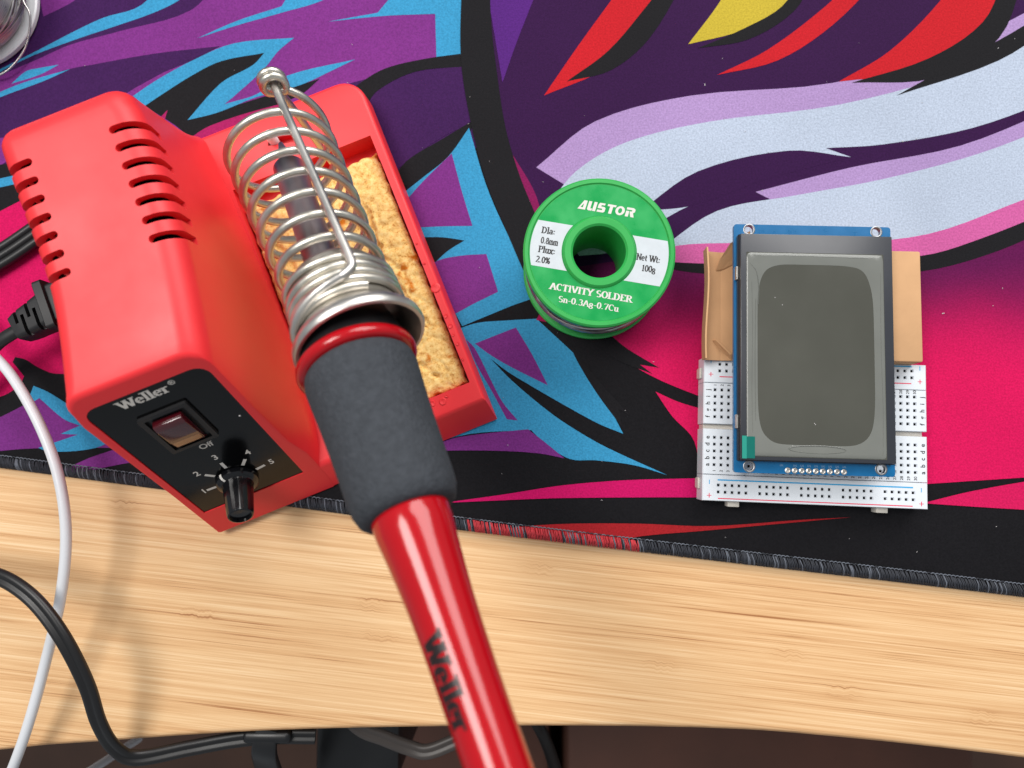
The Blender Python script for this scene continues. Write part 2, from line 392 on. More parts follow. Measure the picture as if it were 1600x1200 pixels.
# glyph: (advance, strokes, serifs) ; cap height 1, x height 0.66
G = {
 'A': (.78, [[(.08, 0), (.38, 1)], [(.40, 1), (.70, 0)], [(.2, .36), (.58, .36)]], [(.08, 0), (.70, 0)]),
 'C': (.74, [arc(.40, .5, .30, .5, 48, 312)], [(.60, .86, 'v')]),
 'D': (.80, [[(.16, 0), (.16, 1)], [(.16, .99), (.34, .99)] + arc(.34, .5, .32, .49, 90, -90)[1:] + [(.16, .01)]], [(.13, 0), (.13, 1)]),
 'E': (.68, [[(.16, 0), (.16, 1)], [(.16, .98), (.56, .98), (.58, .80)], [(.16, .52), (.44, .52)], [(.16, .02), (.58, .02), (.6, .2)]], [(.13, 0), (.13, 1)]),
 'I': (.40, [[(.2, 0), (.2, 1)]], [(.2, 0), (.2, 1)]),
 'L': (.66, [[(.16, 0), (.16, 1)], [(.16, .02), (.58, .02), (.6, .22)]], [(.16, 1), (.13, 0)]),
 'N': (.80, [[(.14, 0), (.14, 1)], [(.14, 1), (.66, 0)], [(.66, 0), (.66, 1)]], [(.14, 0), (.66, 1), (.1, 1)]),
 'O': (.80, [arc(.40, .5, .30, .5, 0, 360, 18)], []),
 'P': (.66, [[(.16, 0), (.16, 1)], [(.16, .98), (.36, .98)] + arc(.36, .74, .22, .24, 90, -90)[1:] + [(.16, .5)]], [(.16, 0), (.13, 1)]),
 'R': (.78, [[(.16, 0), (.16, 1)], [(.16, .98), (.36, .98)] + arc(.36, .75, .22, .23, 90, -90)[1:] + [(.16, .52)], [(.36, .5), (.68, 0)]], [(.16, 0), (.13, 1), (.68, 0)]),
 'S': (.62, [arc(.31, .74, .21, .25, 40, 270) + arc(.31, .25, .22, .25, 90, -140)[1:]], []),
 'T': (.70, [[(.35, 0), (.35, 1)], [(.06, .80), (.08, .98), (.62, .98), (.64, .80)]], [(.35, 0)]),
 'V': (.76, [[(.08, 1), (.38, 0)], [(.40, 0), (.68, 1)]], [(.08, 1), (.68, 1)]),
 'W': (1.06, [[(.06, 1), (.30, 0)], [(.32, 0), (.53, .95)], [(.53, .95), (.76, 0)], [(.78, 0), (1.0, 1)]], [(.06, 1), (1.0, 1), (.53, 1)]),
 'Y': (.74, [[(.06, 1), (.36, .46)], [(.38, .46), (.68, 1)], [(.37, .46), (.37, 0)]], [(.06, 1), (.68, 1), (.37, 0)]),
 'a': (.56, [arc(.26, .46, .17, .2, 150, 0) + [(.43, .08), (.52, 0)], arc(.25, .19, .17, .18, 0, 360, 12)], []),
 'e': (.56, [[(.10, .36), (.46, .36)] + arc(.28, .33, .19, .33, 8, 320)], []),
 'g': (.56, [arc(.27, .44, .17, .22, 0, 360, 12), arc(.27, -.05, .21, .19, 0, 360, 12), [(.16, .24), (.14, .16), (.36, .12)]], []),
 'i': (.32, [[(.16, 0), (.16, .66)], [(.16, .82), (.16, .96)]], [(.16, 0), (.10, .66)]),
 'l': (.32, [[(.16, 0), (.16, 1.04)]], [(.16, 0), (.10, 1.04)]),
 'm': (.86, [[(.12, 0), (.12, .66)], arc(.28, .46, .15, .2, 150, 0) + [(.43, 0)], arc(.59, .46, .15, .2, 150, 0) + [(.74, 0)]], [(.12, 0), (.43, 0), (.74, 0)]),
 'n': (.60, [[(.14, 0), (.14, .66)], arc(.31, .44, .16, .22, 150, 0) + [(.47, 0)]], [(.14, 0), (.47, 0), (.09, .66)]),
 'r': (.48, [[(.14, 0), (.14, .66)], arc(.32, .44, .18, .22, 170, 50)], [(.14, 0), (.09, .66)]),
 't': (.40, [[(.18, .9), (.18, .12), (.26, 0), (.38, .06)], [(.04, .64), (.36, .64)]], []),
 'u': (.60, [[(.12, .66), (.12, .2)] + arc(.27, .2, .15, .2, 180, 330)[1:], [(.45, .66), (.45, 0)]], [(.07, .66), (.40, .66), (.48, 0)]),
 'x': (.56, [[(.08, .66), (.46, 0)], [(.46, .66), (.08, 0)]], [(.08, .66), (.46, .66), (.08, 0), (.46, 0)]),
 '0': (.60, [arc(.30, .5, .21, .5, 0, 360, 16)], []),
 '1': (.50, [[(.12, .82), (.26, 1), (.26, 0)]], [(.26, 0)]),
 '2': (.60, [arc(.29, .73, .2, .26, 160, -40) + [(.08, .02), (.52, .02), (.54, .18)]], []),
 '3': (.60, [arc(.28, .75, .19, .24, 150, -80) , arc(.28, .26, .22, .26, 85, -150)], []),
 '7': (.58, [[(.06, .84), (.08, .98), (.52, .98), (.24, 0)]], []),
 '8': (.60, [arc(.30, .75, .17, .24, 0, 360, 12), arc(.30, .26, .21, .26, 0, 360, 12)], []),
 '%': (.80, [arc(.2, .76, .13, .22, 0, 360, 10), arc(.6, .24, .13, .22, 0, 360, 10), [(.16, 0), (.64, 1)]], []),
 '.': (.34, [[(.14, 0), (.14, .12)]], []), ':': (.36, [[(.16, .06), (.16, .2)], [(.16, .5), (.16, .64)]], []),
 '-': (.44, [[(.06, .36), (.38, .36)]], []), ' ': (.36, [], []),
}
def stroke_text(s, h, thick=.15, thin=.07, serif=.10, width=None, track=0.0, center=True, fine=0):
    """returns flat verts/faces (x, y, tiny z steps) of a line of stroke letters, cap height h"""
    V, F = [], []; x = 0.0; lay = 0
    def ribbon(pts, wfun, lay):
        if fine:
            pts = [((a[0] + (b[0] - a[0]) * k / fine), (a[1] + (b[1] - a[1]) * k / fine)) for a, b in zip(pts, pts[1:]) for k in range(fine)] + [pts[-1]]
        n = len(pts); loop = n > 3 and math.hypot(pts[0][0] - pts[-1][0], pts[0][1] - pts[-1][1]) < 1e-4
        base = len(V)
        for i, p in enumerate(pts):
            if loop:
                a = pts[i - 1] if i > 0 else pts[-2]; b = pts[i + 1] if i < n - 1 else pts[1]
            else:
                a = pts[max(i - 1, 0)]; b = pts[min(i + 1, n - 1)]
            dx, dy = b[0] - a[0], b[1] - a[1]; l = math.hypot(dx, dy) or 1
            w = wfun(dx / l, dy / l) / 2
            V.append((p[0] - dy / l * w, p[1] + dx / l * w, lay)); V.append((p[0] + dy / l * w, p[1] - dx / l * w, lay))
        for i in range(n - 1):
            F.append((base + 2 * i, base + 2 * i + 1, base + 2 * i + 3, base + 2 * i + 2))
    for ch in s:
        adv, st, se = G[ch]
        k = 0
        for pl in st:
            ribbon([(x + px, py) for px, py in pl], lambda dx, dy: thin + (thick - thin) * abs(dy) ** 1.5, k); k += 1
        if serif:
            for q in se:
                if len(q) == 3: ribbon([(x + q[0], q[1] - .12), (x + q[0], q[1] + .08)], lambda dx, dy: thin, k)
                else: ribbon([(x + q[0] - serif - thick / 2, q[1]), (x + q[0] + serif + thick / 2, q[1])], lambda dx, dy: thin * .9, k)
                k += 1
        x += adv + track
    sx = h if width is None else width / x
    ox = x / 2 if center else 0
    return [((vx - ox) * sx, vy * h, vz * 0.012) for vx, vy, vz in V], F

_fc = {}
def font_data(s, size, bold=0.0):
    key = (s, bold)
    if key not in _fc:
        c = bpy.data.curves.new('t', 'FONT'); c.body = s; c.align_x = 'CENTER'; c.align_y = 'CENTER'; c.size = 1; c.offset = bold
        c.resolution_u = 3
        o = bpy.data.objects.new('t', c); COL.objects.link(o)
        dg = bpy.context.evaluated_depsgraph_get(); dg.update()
        me = bpy.data.meshes.new_from_object(o.evaluated_get(dg))
        _fc[key] = ([tuple(v.co) for v in me.vertices], [list(p.vertices) for p in me.polygons])
        bpy.data.objects.remove(o); bpy.data.curves.remove(c); bpy.data.meshes.remove(me)
    V, F = _fc[key]
    return [(v[0] * size, v[1] * size, 0) for v in V], F

class Join:
    """collects pieces that belong to one part"""
    def __init__(s): s.V = []; s.F = []; s.I = []
    def add(s, V, F, T=None, mi=0):
        b = len(s.V); s.V += [T @ Vector(v) for v in V] if T is not None else [Vector(v) for v in V]
        s.F += [[i + b for i in f] for f in F]; s.I += [mi] * len(F); return s
    def bm(s, b, mi=0):
        b.verts.index_update(); V = [v.co.copy() for v in b.verts]; F = [[v.index for v in f.verts] for f in b.faces]; b.free()
        return s.add(V, F, None, mi)
    def link(s, name, mats, parent=None, smooth=40): return link(name, s.V, s.F, mats, parent, smooth, s.I)

def TR(x=0, y=0, z=0, rz=0): return Matrix.Translation((x, y, z)) @ Matrix.Rotation(R(rz), 4, 'Z')

# ================================================================== setting: floor and desk
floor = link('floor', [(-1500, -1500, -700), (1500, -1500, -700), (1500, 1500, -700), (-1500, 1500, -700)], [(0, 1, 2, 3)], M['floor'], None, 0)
floor['kind'] = 'structure'

edge_pts = [(-520, -172), (-400, -142), (-300, -123), (-194, -110.3), (-159, -107.2), (-92, -102.6), (-6, -100.4), (64, -100.6), (110, -103.2), (178, -110), (290, -124), (400, -143), (520, -172)]
edge = catmull([(x, y, 0) for x, y in edge_pts], 8)
V, F, I = [], [], []
ring = [(0, -2.2, 0), (0, 0, 0)]
rows = []
for p in edge:
    t = [(p.x, 520, 0), (p.x, p.y + 2.5, 0)] + [(p.x, p.y + 2.5 - 2.5 * math.sin(R(a)), -2.5 + 2.5 * math.cos(R(a))) for a in (30, 60, 90)] + [(p.x, p.y, -15.5)] + [(p.x, p.y + 2.5 - 2.5 * math.cos(R(a)), -15.5 - 2.5 * math.sin(R(a))) for a in (45, 90)] + [(p.x, 520, -18)]
    rows.append(t)
n = len(rows[0])
for t in rows: V += t
for i in range(len(rows) - 1):
    for k in range(n):
        l = (k + 1) % n
        F.append((i * n + k, i * n + l, (i + 1) * n + l, (i + 1) * n + k)); I.append(0 if k in (0, 1) else 1)
desk = link('desk', V, F, [M['bamboo'], M['bamboo_edge']], None, 50, I)
tag(desk, 'light bamboo desk top with a gently curved front edge', 'desk')

# ================================================================== printed desk mat
PRINT = [
    ('violet_dark', [(-222.9, 191.7), (-15.9, 188.7), (-8.2, 125.2), (-45.3, 99.9), (-66, 138.8), (-131.1, 118.6), (-216, 93.4)]),
    ('violet', [(-196.1, 183.2), (-177.9, 182.9), (-182.9, 178.9), (-193.5, 173.4)]),
    ('violet', [(-219.6, 144.5), (-194.5, 155.6), (-181.9, 161.4), (-161.5, 167), (-133.5, 175.5), (-122.4, 190.3), (-22.2, 188.8), (-22, 151.5), (-56, 147.1), (-76.1, 140.3), (-95.6, 113.1), (-136, 113.5), (-158.9, 140.4), (-147.7, 147.6), (-132.6, 154.1), (-121.3, 160.1), (-148.1, 157.2), (-171.1, 153.2), (-183.8, 150.7), (-219.2, 138.4)]),
    ('violet_dark', [(-218.9, 135.2), (-198.9, 144.2), (-181.3, 150.7), (-171.1, 153), (-148.1, 157), (-121.3, 160.1), (-140.2, 151.3), (-158.9, 140.9), (-182.6, 129.5), (-216.8, 103.8)]),
    ('violet', [(-217.7, 117.3), (-207.7, 120.6), (-198.8, 125.5), (-204.6, 121.4), (-217.5, 114.2)]),
    ('cyan', [(-219.7, 146.3), (-194.2, 159.6), (-180.6, 167), (-169.3, 172.5), (-154, 177.7), (-144.5, 190.6), (-126.3, 190.3), (-138.6, 179.7), (-148.9, 174.4), (-164.2, 168.9), (-181.4, 163), (-199.6, 155.7), (-219.6, 144.5)]),
    ('cyan', [(-204.7, 145.4), (-199.3, 150.4), (-195, 151.6), (-186, 153.1), (-193.5, 149)]),
    ('cyan', [(-219.1, 137.3), (-209.1, 142), (-199, 146.1), (-181.3, 151.2), (-192.6, 146), (-208.9, 139.8), (-218.9, 134.6)]),
    ('cyan', [(-130.9, 163.4), (-115.3, 170.5), (-97.5, 176.4), (-90.2, 189.8), (-67, 189.5), (-79.6, 179.4), (-97.4, 173.7), (-115.2, 168.6)]),
    ('cyan', [(-78.9, 169.7), (-59, 173.2), (-46.5, 189.2), (-22.2, 188.8), (-25.8, 153.6), (-35.4, 152.4), (-36.1, 172.4), (-56.5, 171.8)]),
    ('cyan', [(-155.5, 139.8), (-146.3, 146.3), (-132.6, 154.1), (-116.2, 161.1), (-92, 163.2), (-98.2, 157.7), (-103.1, 151.1), (-111.7, 142.5), (-121.6, 134.2), (-133.4, 129.6), (-120.7, 144.7), (-103.8, 157), (-121.1, 153.7), (-132.3, 148), (-144.8, 139.7), (-150.7, 135.5)]),
    ('black', [(-150.7, 135.5), (-144.8, 139.7), (-132.3, 148), (-121.1, 153.7), (-103.8, 157), (-108.2, 152), (-120.7, 144.7), (-133.4, 129.6), (-106.5, 138), (-81.4, 146.1), (-88.8, 139.6), (-106.3, 131.9), (-131.1, 118.1), (-135.2, 125.2)]),
    ('cyan', [(-133.4, 129.6), (-120.4, 135.5), (-106.6, 139.8), (-94.1, 147.6), (-67.6, 153.9), (-76.4, 149.5), (-88.9, 143.6), (-106.5, 138.7), (-121.5, 132.6)]),
    ('magenta', [(-134.3, 120.7), (-123.9, 127.4), (-98.8, 135.3), (-88.7, 136.5), (-101.1, 128.7), (-131, 114.7)]),
    ('magenta', [(-144.8, 130.2), (-141.4, 133.9), (-142.7, 128.6)]),
    ('black', [(-71.1, 138.9), (-66.1, 143.6), (-56.1, 149.8), (-41, 153.6), (-22.1, 156.2), (-22, 150.4), (-43.4, 148.6), (-58.5, 140.9), (-63.4, 133.6)]),
    ('violet_dark', [(-62.1, 132.3), (-56, 141.4), (-43.4, 148), (-33.4, 149.8), (-20.8, 150.4), (-19.4, 127.9), (-33.1, 121.6), (-50.4, 108.9)]),
    ('black', [(-51.6, 106.3), (-45.5, 113.2), (-33.1, 120.8), (-20.7, 128.5), (-21.9, 124.1), (-30.5, 113.8), (-45.3, 101.1)]),  # shadow beside the station base, drawn as a black wedge
    ('violet', [(-217.9, 120.7), (-206.6, 123.2), (-199.7, 116.6), (-216.8, 105.1)]),
    ('black', [(-217.3, 111), (-202, 112.7), (-190.6, 93.3), (-215.3, 83.2)]),
    ('cyan', [(-216.8, 105.1), (-206.7, 106.5), (-195.4, 109.3), (-193.9, 105.7), (-206.5, 102.9), (-216.6, 101.2)]),
    ('pink', [(-215.6, 87.8), (-203.4, 94.6), (-191.1, 101), (-153.4, 55.1), (-166.2, 15.7), (-186.6, 28), (-200.9, 18.2), (-210.6, 15.7)]),
    ('black', [(-210.9, 20.1), (-201, 20.6), (-193.9, 24.8), (-192.1, 28.5), (-196.9, 33.9), (-196.1, 35.9), (-192, 34.9), (-186.9, 31.9), (-179.8, 29.4), (-157.1, 30.3), (-156.3, 15.7), (-176.3, 21.1), (-186.4, 24.3), (-190.8, 15.7), (-200.4, 11.8), (-210.2, 9.9)]),
    ('violet', [(-210.1, 8.9), (-200.5, 12.8), (-190.9, 17.7), (-183.7, 21.1), (-166, 13.3), (-153.1, 1.2), (-180.1, 1.2), (-199.7, -0), (-209.3, -2.5)]),
    ('cyan', [(-190.9, 16.7), (-189.6, 20.6), (-188.2, 24.8), (-182.6, 22.5), (-173.6, 17.2), (-153.4, 6), (-162.9, 1.2), (-180, -0.3), (-185, 1.2), (-177.8, 3.6), (-170.1, 6.2), (-176.7, 6.5), (-169.5, 9.6), (-175.8, 12.1), (-185.7, 20.1)]),
    ('violet', [(-174.7, -7), (-162.8, -1.7), (-141, 3.6), (-126.1, -2.4), (-148, -4.1), (-169.7, -8)]),
    ('cyan', [(-50.3, 97.4), (-40.4, 105.4), (-30.5, 113.8), (-22.4, 125.4), (-15.6, 102.2), (-8.1, 84.4), (-0.3, 69.3), (2.6, 57.9), (-5.7, 55), (-13, 52), (-24.6, 47.2), (-35.1, 67)]),
    ('violet', [(-49, 93.5), (-40.4, 103.7), (-29.1, 115.1), (-25, 99.7), (-20.9, 86.2), (-32.8, 86.1), (-43.9, 85.6)]),
    ('black', [(-42.6, 81.8), (-32.7, 81.8), (-23.9, 80.5), (-30.2, 76.5), (-35.1, 72), (-41.3, 74.5)]),
    ('violet', [(-38.8, 68.3), (-34.4, 72.5), (-25.3, 74.5), (-15.5, 75.1), (-11, 60.4), (-20.3, 55.8), (-28.8, 51.1)]),
    ('cyan', [(-30, 44.7), (-19, 48.4), (-8.1, 49.3), (3.6, 50), (9.3, 44.6), (18.5, 35.8), (32.7, 20.7), (49.2, 7.8), (38.6, 12.6), (31.5, 18.3), (19.6, 33.6), (16.1, 39.7), (21.3, 29.9), (29.1, 19.1), (35.8, 6.4), (26.6, 10.2), (13.5, 17.4), (1.5, 24.4), (-7.6, 30), (-13.9, 34.9), (-5.7, 26.4), (8.7, 14.3), (19.4, 7.1), (30.1, 1.1), (51.7, -8.8), (39.5, -5.2), (25.3, -3.4), (15.8, -2.9), (6.3, 3.1), (1.5, 7.8), (-21.3, 6.4), (-41.6, 1.2)]),
    ('black', [(14.7, 42.6), (21.3, 33.3), (29.2, 23.6), (38.6, 13.1), (34.5, 15.5), (35.4, 8.8), (26.7, 20.7), (19.6, 32.4)]),
    ('violet', [(-19.7, 40.5), (-11.7, 43.7), (-4.2, 46.6), (1.6, 36.8), (7.8, 24.6), (-5.7, 31.4), (-13.4, 35.9)]),
    ('violet', [(-23.1, 42.2), (-19.7, 38.6), (-14.1, 27.6), (-9.3, 18.4), (-3.5, 11.4), (-7.6, 11.9), (-13.4, 22.7), (-19, 32.5)]),
    ('violet', [(-44, -2.4), (-32, 3.5), (-21.3, 5.9), (0.3, 8.1), (6.3, 3.5), (13.9, -2.7), (3.9, -0.8), (-15.2, 0.2), (-44, -0)]),
    ('plum', [(-16.4, 188.7), (209.4, 185.4), (201.1, 65.8), (148.7, 63.6), (64.8, 66.5), (1.6, 64.3), (-5.7, 99.6), (-12, 146.1)]),
    ('sunset', [(3.5, 49.5), (13.9, 69.2), (52.9, 74), (91.5, 72.5), (149, 68.5), (202.7, 89.2), (196, -8.7), (147.1, -12), (100.4, -15.3), (63.4, -13), (62.1, 3.5), (54, 13), (48, 22.2), (56.5, 18.3), (66, 15.4), (66.1, 19.7), (51.9, 25.5), (42.4, 30.4), (32.9, 36.7), (24.5, 42.1), (18.5, 45.8)]),
    ('black', [(14.7, 48.2), (27, 46.5), (37.7, 38.4), (49.6, 31.1), (42.5, 32.3), (47.2, 28.7), (32.9, 34.8)]),
    ('wine', [(-10.2, 123.2), (-5.7, 114.9), (3, 99.5), (6.6, 86.8), (-0.3, 86.9), (-5.7, 99.6)]),
    ('orchid', [(3.7, 109.2), (26.7, 127.5), (64, 137.5), (118.4, 142), (163.3, 155), (208.9, 177.5), (207.6, 159.2), (167.4, 141.5), (117.9, 129.1), (68.5, 120.6), (33.9, 108.9), (19, 99.4)]),
    ('pale', [(7.1, 91.9), (19, 107.5), (38.9, 119.1), (71.2, 127), (120.5, 133.2), (167.7, 146.2), (208, 165.4), (206, 135.9), (171.3, 123.5), (136.9, 117.2), (114.9, 115.9), (124.5, 112.2), (87.7, 103.4), (58.1, 91.5), (33.4, 76.1), (20, 74.2)]),
    ('plum', [(43.4, 91.6), (65.8, 107.1), (100.3, 115), (124.5, 112.2), (92.6, 103.9), (63, 93.5)]),
    ('orchid', [(87.5, 98.8), (124.4, 108.2), (166, 116.4), (205.7, 132.3), (205, 121.9), (170.3, 107.8), (131.2, 98.5), (101.8, 91.2)]),
    ('pale', [(50.5, 76.5), (72.7, 91.4), (102.1, 97.2), (136.3, 103.5), (173.1, 113.3), (205.3, 125.7), (203.3, 98), (178.8, 89.1), (151.9, 78.9), (115.7, 75.6), (77.1, 73.9)]),
    ('rose', [(39.5, 73.6), (57.8, 78), (77.2, 78.8), (115.9, 78.6), (152.1, 81.9), (188.8, 95.1), (203.5, 100.5), (202.8, 90.5), (173.5, 79.2), (149.2, 73), (103.5, 70.2), (64.9, 70.5)]),
    ('black', [(39.5, 73.1), (64.9, 71), (103.5, 71.2), (149.2, 73.5), (171.1, 79.8), (203, 92.5), (202.6, 86.5), (178, 75.3), (148.9, 67.5), (103.3, 65.8), (62.4, 67.5)]),
    ('black', [(193.3, 164.6), (208.9, 177.5), (208.1, 167), (182.6, 150.4), (142.7, 136.6), (165.4, 149.3)]),
    ('scarlet', [(6.8, 138.1), (20.7, 158.9), (41.2, 187.9), (57.6, 187.7), (47.1, 166.5), (31.9, 149.5)]),
    ('black', [(15.6, 143.7), (32, 156.1), (47.3, 174.4), (57.1, 187.7), (63.9, 187.6), (48.3, 161.2), (33.1, 148.2)]),
    ('scarlet', [(120.9, 142.5), (141.1, 154.8), (161.9, 175.5), (167.5, 186.1), (188.5, 185.7), (178.4, 162.2), (155.5, 147.3)]),
    ('black', [(125.8, 142), (155.7, 151.5), (177.4, 166.1), (187.2, 185.8), (194.6, 185.7), (183.2, 159.5), (157.8, 143.7)]),
    ('scarlet', [(74.1, 145.7), (94.2, 155.9), (117.2, 173.5), (130.2, 186.6), (140.2, 186.4), (119.4, 165.5), (97.8, 151.4)]),
    ('gold', [(63.2, 158.4), (74.9, 174.1), (82.7, 187.3), (109, 186.9), (101.1, 173.7), (84.6, 163.9)]),
    ('black', [(66.9, 156.7), (84.6, 164.4), (100.3, 173.7), (108.3, 186.9), (114, 186.8), (104.7, 171.5), (86.9, 160.2)]),
    ('grape', [(-15.8, 183.3), (-5.7, 188.6), (7, 188.4), (-3.2, 161.8), (-9.4, 143.5)]),
    ('black', [(-25.5, 188.9), (-14.6, 188.7), (-13.8, 167.3), (-11.7, 148.7), (-8.2, 125.2), (-2.7, 105.9), (4.6, 86.8), (9, 69.3), (2.6, 61.4), (-0.3, 66.3), (-6.9, 81.9), (-15.1, 102.2), (-21.6, 126.7), (-25.8, 154.2)]),
    ('crimson', [(-31.8, -19.2), (-8.1, -15.9), (13.3, -12.6), (37, -10.7), (65.4, -9.9), (112.3, -8.3), (112, -17.6), (65.2, -17), (13.3, -17.3), (-10.4, -18.2)]),
    ('brick', [(-8, -28.5), (1.4, -27.4), (18, -26.6), (41.5, -26.6), (67.3, -27.4), (100, -25.1), (118.7, -24.1), (88.3, -26.9), (64.9, -29.1), (41.4, -31.2), (27.3, -34), (10.8, -32.9)]),
    ('crimson2', [(144.5, -19), (163.2, -14.5), (196, -8.7), (195, -22.1), (167.5, -20.5)]),
]
mat_edge_px = [(-520, 38), (-330, 11), (-199, -5.6), (-77, -21.4), (-17.5, -29.3), (64.7, -38.8), (179.3, -51.8), (330, -70), (520, -92)]
medge = catmull([(x, y, 0) for x, y in mat_edge_px], 8)
mat_o = thing('desk_mat', 'dark printed cloth desk mat with cyan, violet and magenta shards and stitched edge', 'desk mat')
V, F = [], []
for p in medge:
    V += [(p.x, 520, 3.0), (p.x, p.y + 1.0, 3.0), (p.x, p.y + .3, 2.7), (p.x, p.y, 2.0), (p.x, p.y, 0.05), (p.x, 520, 0.05)]
for i in range(len(medge) - 1):
    for k in range(6):
        l = (k + 1) % 6
        F.append((i * 6 + k, i * 6 + l, (i + 1) * 6 + l, (i + 1) * 6 + k))
link('cloth', V, F, CL['black'], mat_o, 50)

def edge_y(x):
    for i in range(len(medge) - 1):
        a, b = medge[i], medge[i + 1]
        if a.x <= x <= b.x: return a.y + (b.y - a.y) * (x - a.x) / (b.x - a.x)
    return medge[-1].y

def soften(P, sharp=38, n=5):
    """curve the gentle vertices of an outline, keep the sharp tips"""
    m = len(P); P = [Vector((x, y)) for x, y in P]; cor = []
    for i in range(m):
        a = P[i] - P[i - 1]; b = P[(i + 1) % m] - P[i]
        cor.append(abs(a.angle(b, 0)) > R(sharp))
    out = []
    for i in range(m):
        p1, p2 = P[i], P[(i + 1) % m]
        p0 = p1 * 2 - p2 if cor[i] else P[i - 1]
        p3 = p2 * 2 - p1 if cor[(i + 1) % m] else P[(i + 2) % m]
        d = (p2 - p1).length
        t1 = (p2 - p0).normalized() * d; t2 = (p3 - p1).normalized() * d
        for k in range(n):
            t = k / n; h1 = 2 * t ** 3 - 3 * t * t + 1; h2 = t ** 3 - 2 * t * t + t; h3 = -2 * t ** 3 + 3 * t * t; h4 = t ** 3 - t * t
            out.append(p1 * h1 + t1 * h2 + p2 * h3 + t2 * h4)
    return out

J = Join(); names = list(CL)
for i, (c, P) in enumerate(PRINT):
    o = soften(P)
    z = 3.02 + 0.006 * i
    pts = [(p.x, max(p.y, edge_y(p.x) + 1.2), z) for p in o]
    from mathutils.geometry import tessellate_polygon
    tri = tessellate_polygon([[Vector((p[0], p[1], 0)) for p in pts]])
    F = []
    for t in tri:
        a, b, c3 = (Vector(pts[k]) for k in t)
        F.append(t if (b - a).cross(c3 - a).z > 0 else (t[0], t[2], t[1]))
    J.add(pts, F, None, names.index(c))
J.link('printed_pattern', [CL[k] for k in names], mat_o, 0)

# overlocked edge: thread arches over the rim, and a chain along the inner side
J = Join(); random.seed(3); x = -212.0
sq = circ(0.20, 5)
while x < 200:
    y = edge_y(x); redz = -22 < x < 42
    j = random.uniform(-.16, .16); w = random.uniform(.85, 1.25)
    L_ = 3.5 + random.uniform(-.25, .25); sl = 0.55 + random.uniform(-.2, .2)
    P = [(x - sl + j, y + L_, 3.25), (x - sl * .6 + j, y + L_ * .7, 3.75), (x, y + L_ * .3, 3.85 + random.uniform(-.1, .1)), (x + sl * .4, y - .55, 2.9), (x + sl * .6, y - .75, 1.5), (x + sl * .7, y - .5, .3)]
    V, F = sweep_data(catmull(P, 2), [(a * w, b * w) for a, b in sq], cap=False)
    r_ = random.random()
    J.add(V, F, None, (2 if r_ < .86 else 1) if redz and random.random() < .95 else (1 if r_ < .12 else 0))
    x += random.uniform(.48, .66)
x = -212.0
while x < 200:
    y = edge_y(x) + 3.65
    for q in (0, 1):
        yy = edge_y(x) - .35 if q else y
        zz = .45 if q else 3.45
        P = [(x, yy, zz - .1), (x + .5, yy + (.35 if not q else -.3), zz + .15), (x + 1.1, yy + (.3 if not q else -.25), zz + .15), (x + 1.6, yy - .1, zz - .1)]
        V, F = sweep_data(catmull(P, 3), circ(.19, 5), cap=False); J.add(V, F, None, 1 if random.random() < .75 else 0)
    x += 1.45
st = J.link('stitching', [M['thread'], M['thread_l'], M['thread_r']], mat_o, 60); st['kind'] = 'stuff'

J = Join(); random.seed(11)
for i in range(90):
    x = random.uniform(-190, 190); y = random.uniform(-45, 160)
    if y < edge_y(x) + 6: continue
    s = random.uniform(.08, .2) if random.random() < .93 else random.uniform(.25, .4); a = random.uniform(0, 3.1)
    l = s * random.uniform(1, 2.2)
    c, sn = math.cos(a), math.sin(a)
    V = [(x + c * l * u - sn * s * v, y + sn * l * u + c * s * v, 3.42 + (w * .15)) for u, v, w in ((-1, -.5, 0), (1, -.4, 0), (.7, .5, 0), (-.8, .6, 0), (0, 0, 1))]
    J.add(V, [(0, 1, 4), (1, 2, 4), (2, 3, 4), (3, 0, 4)])
li = J.link('lint', M['lint'], mat_o, 0); li['kind'] = 'stuff'

# ================================================================== soldering station
SO, SA = (-114.9, -30.3, 0), R(22.1)
ST = thing('soldering_station', 'red plastic soldering station with black dial panel, sponge tray and wire iron holder', 'soldering station', SO, SA)
TS = Matrix.Translation(SO) @ Matrix.Rotation(SA, 4, 'Z')
TSi = TS.inverted()

def tab(t, s):
    for (a, va), (b, vb) in zip(t, t[1:]):
        if a <= s <= b:
            u = (s - a) / (b - a); return va + (vb - va) * u
    return t[-1][1] if s > t[-1][0] else t[0][1]
def smooth_tab(t):
    q = catmull([(a, b, 0) for a, b in t], 10); return [(p.x, p.y) for p in q]
XL = smooth_tab([(0, .8), (.09, 2.6), (.218, 5.0), (.353, 7.0), (.5, 7.8), (.755, 7.4), (1, 7.4)])
XR = smooth_tab([(0, 43.6), (.135, 45.6), (.274, 47.4), (.488, 49.6), (.783, 50.4), (1, 49.0)])
XB = smooth_tab([(0, 47.4), (.08, 50.2), (.3, 51.6), (.6, 51.0), (.85, 49.4), (1, 48.6)])
ZT = 75.0
def yf(z): return .65 * (z - 4) - .15
def yb(z): return 140.8 - max(z - 16, 0) * .195

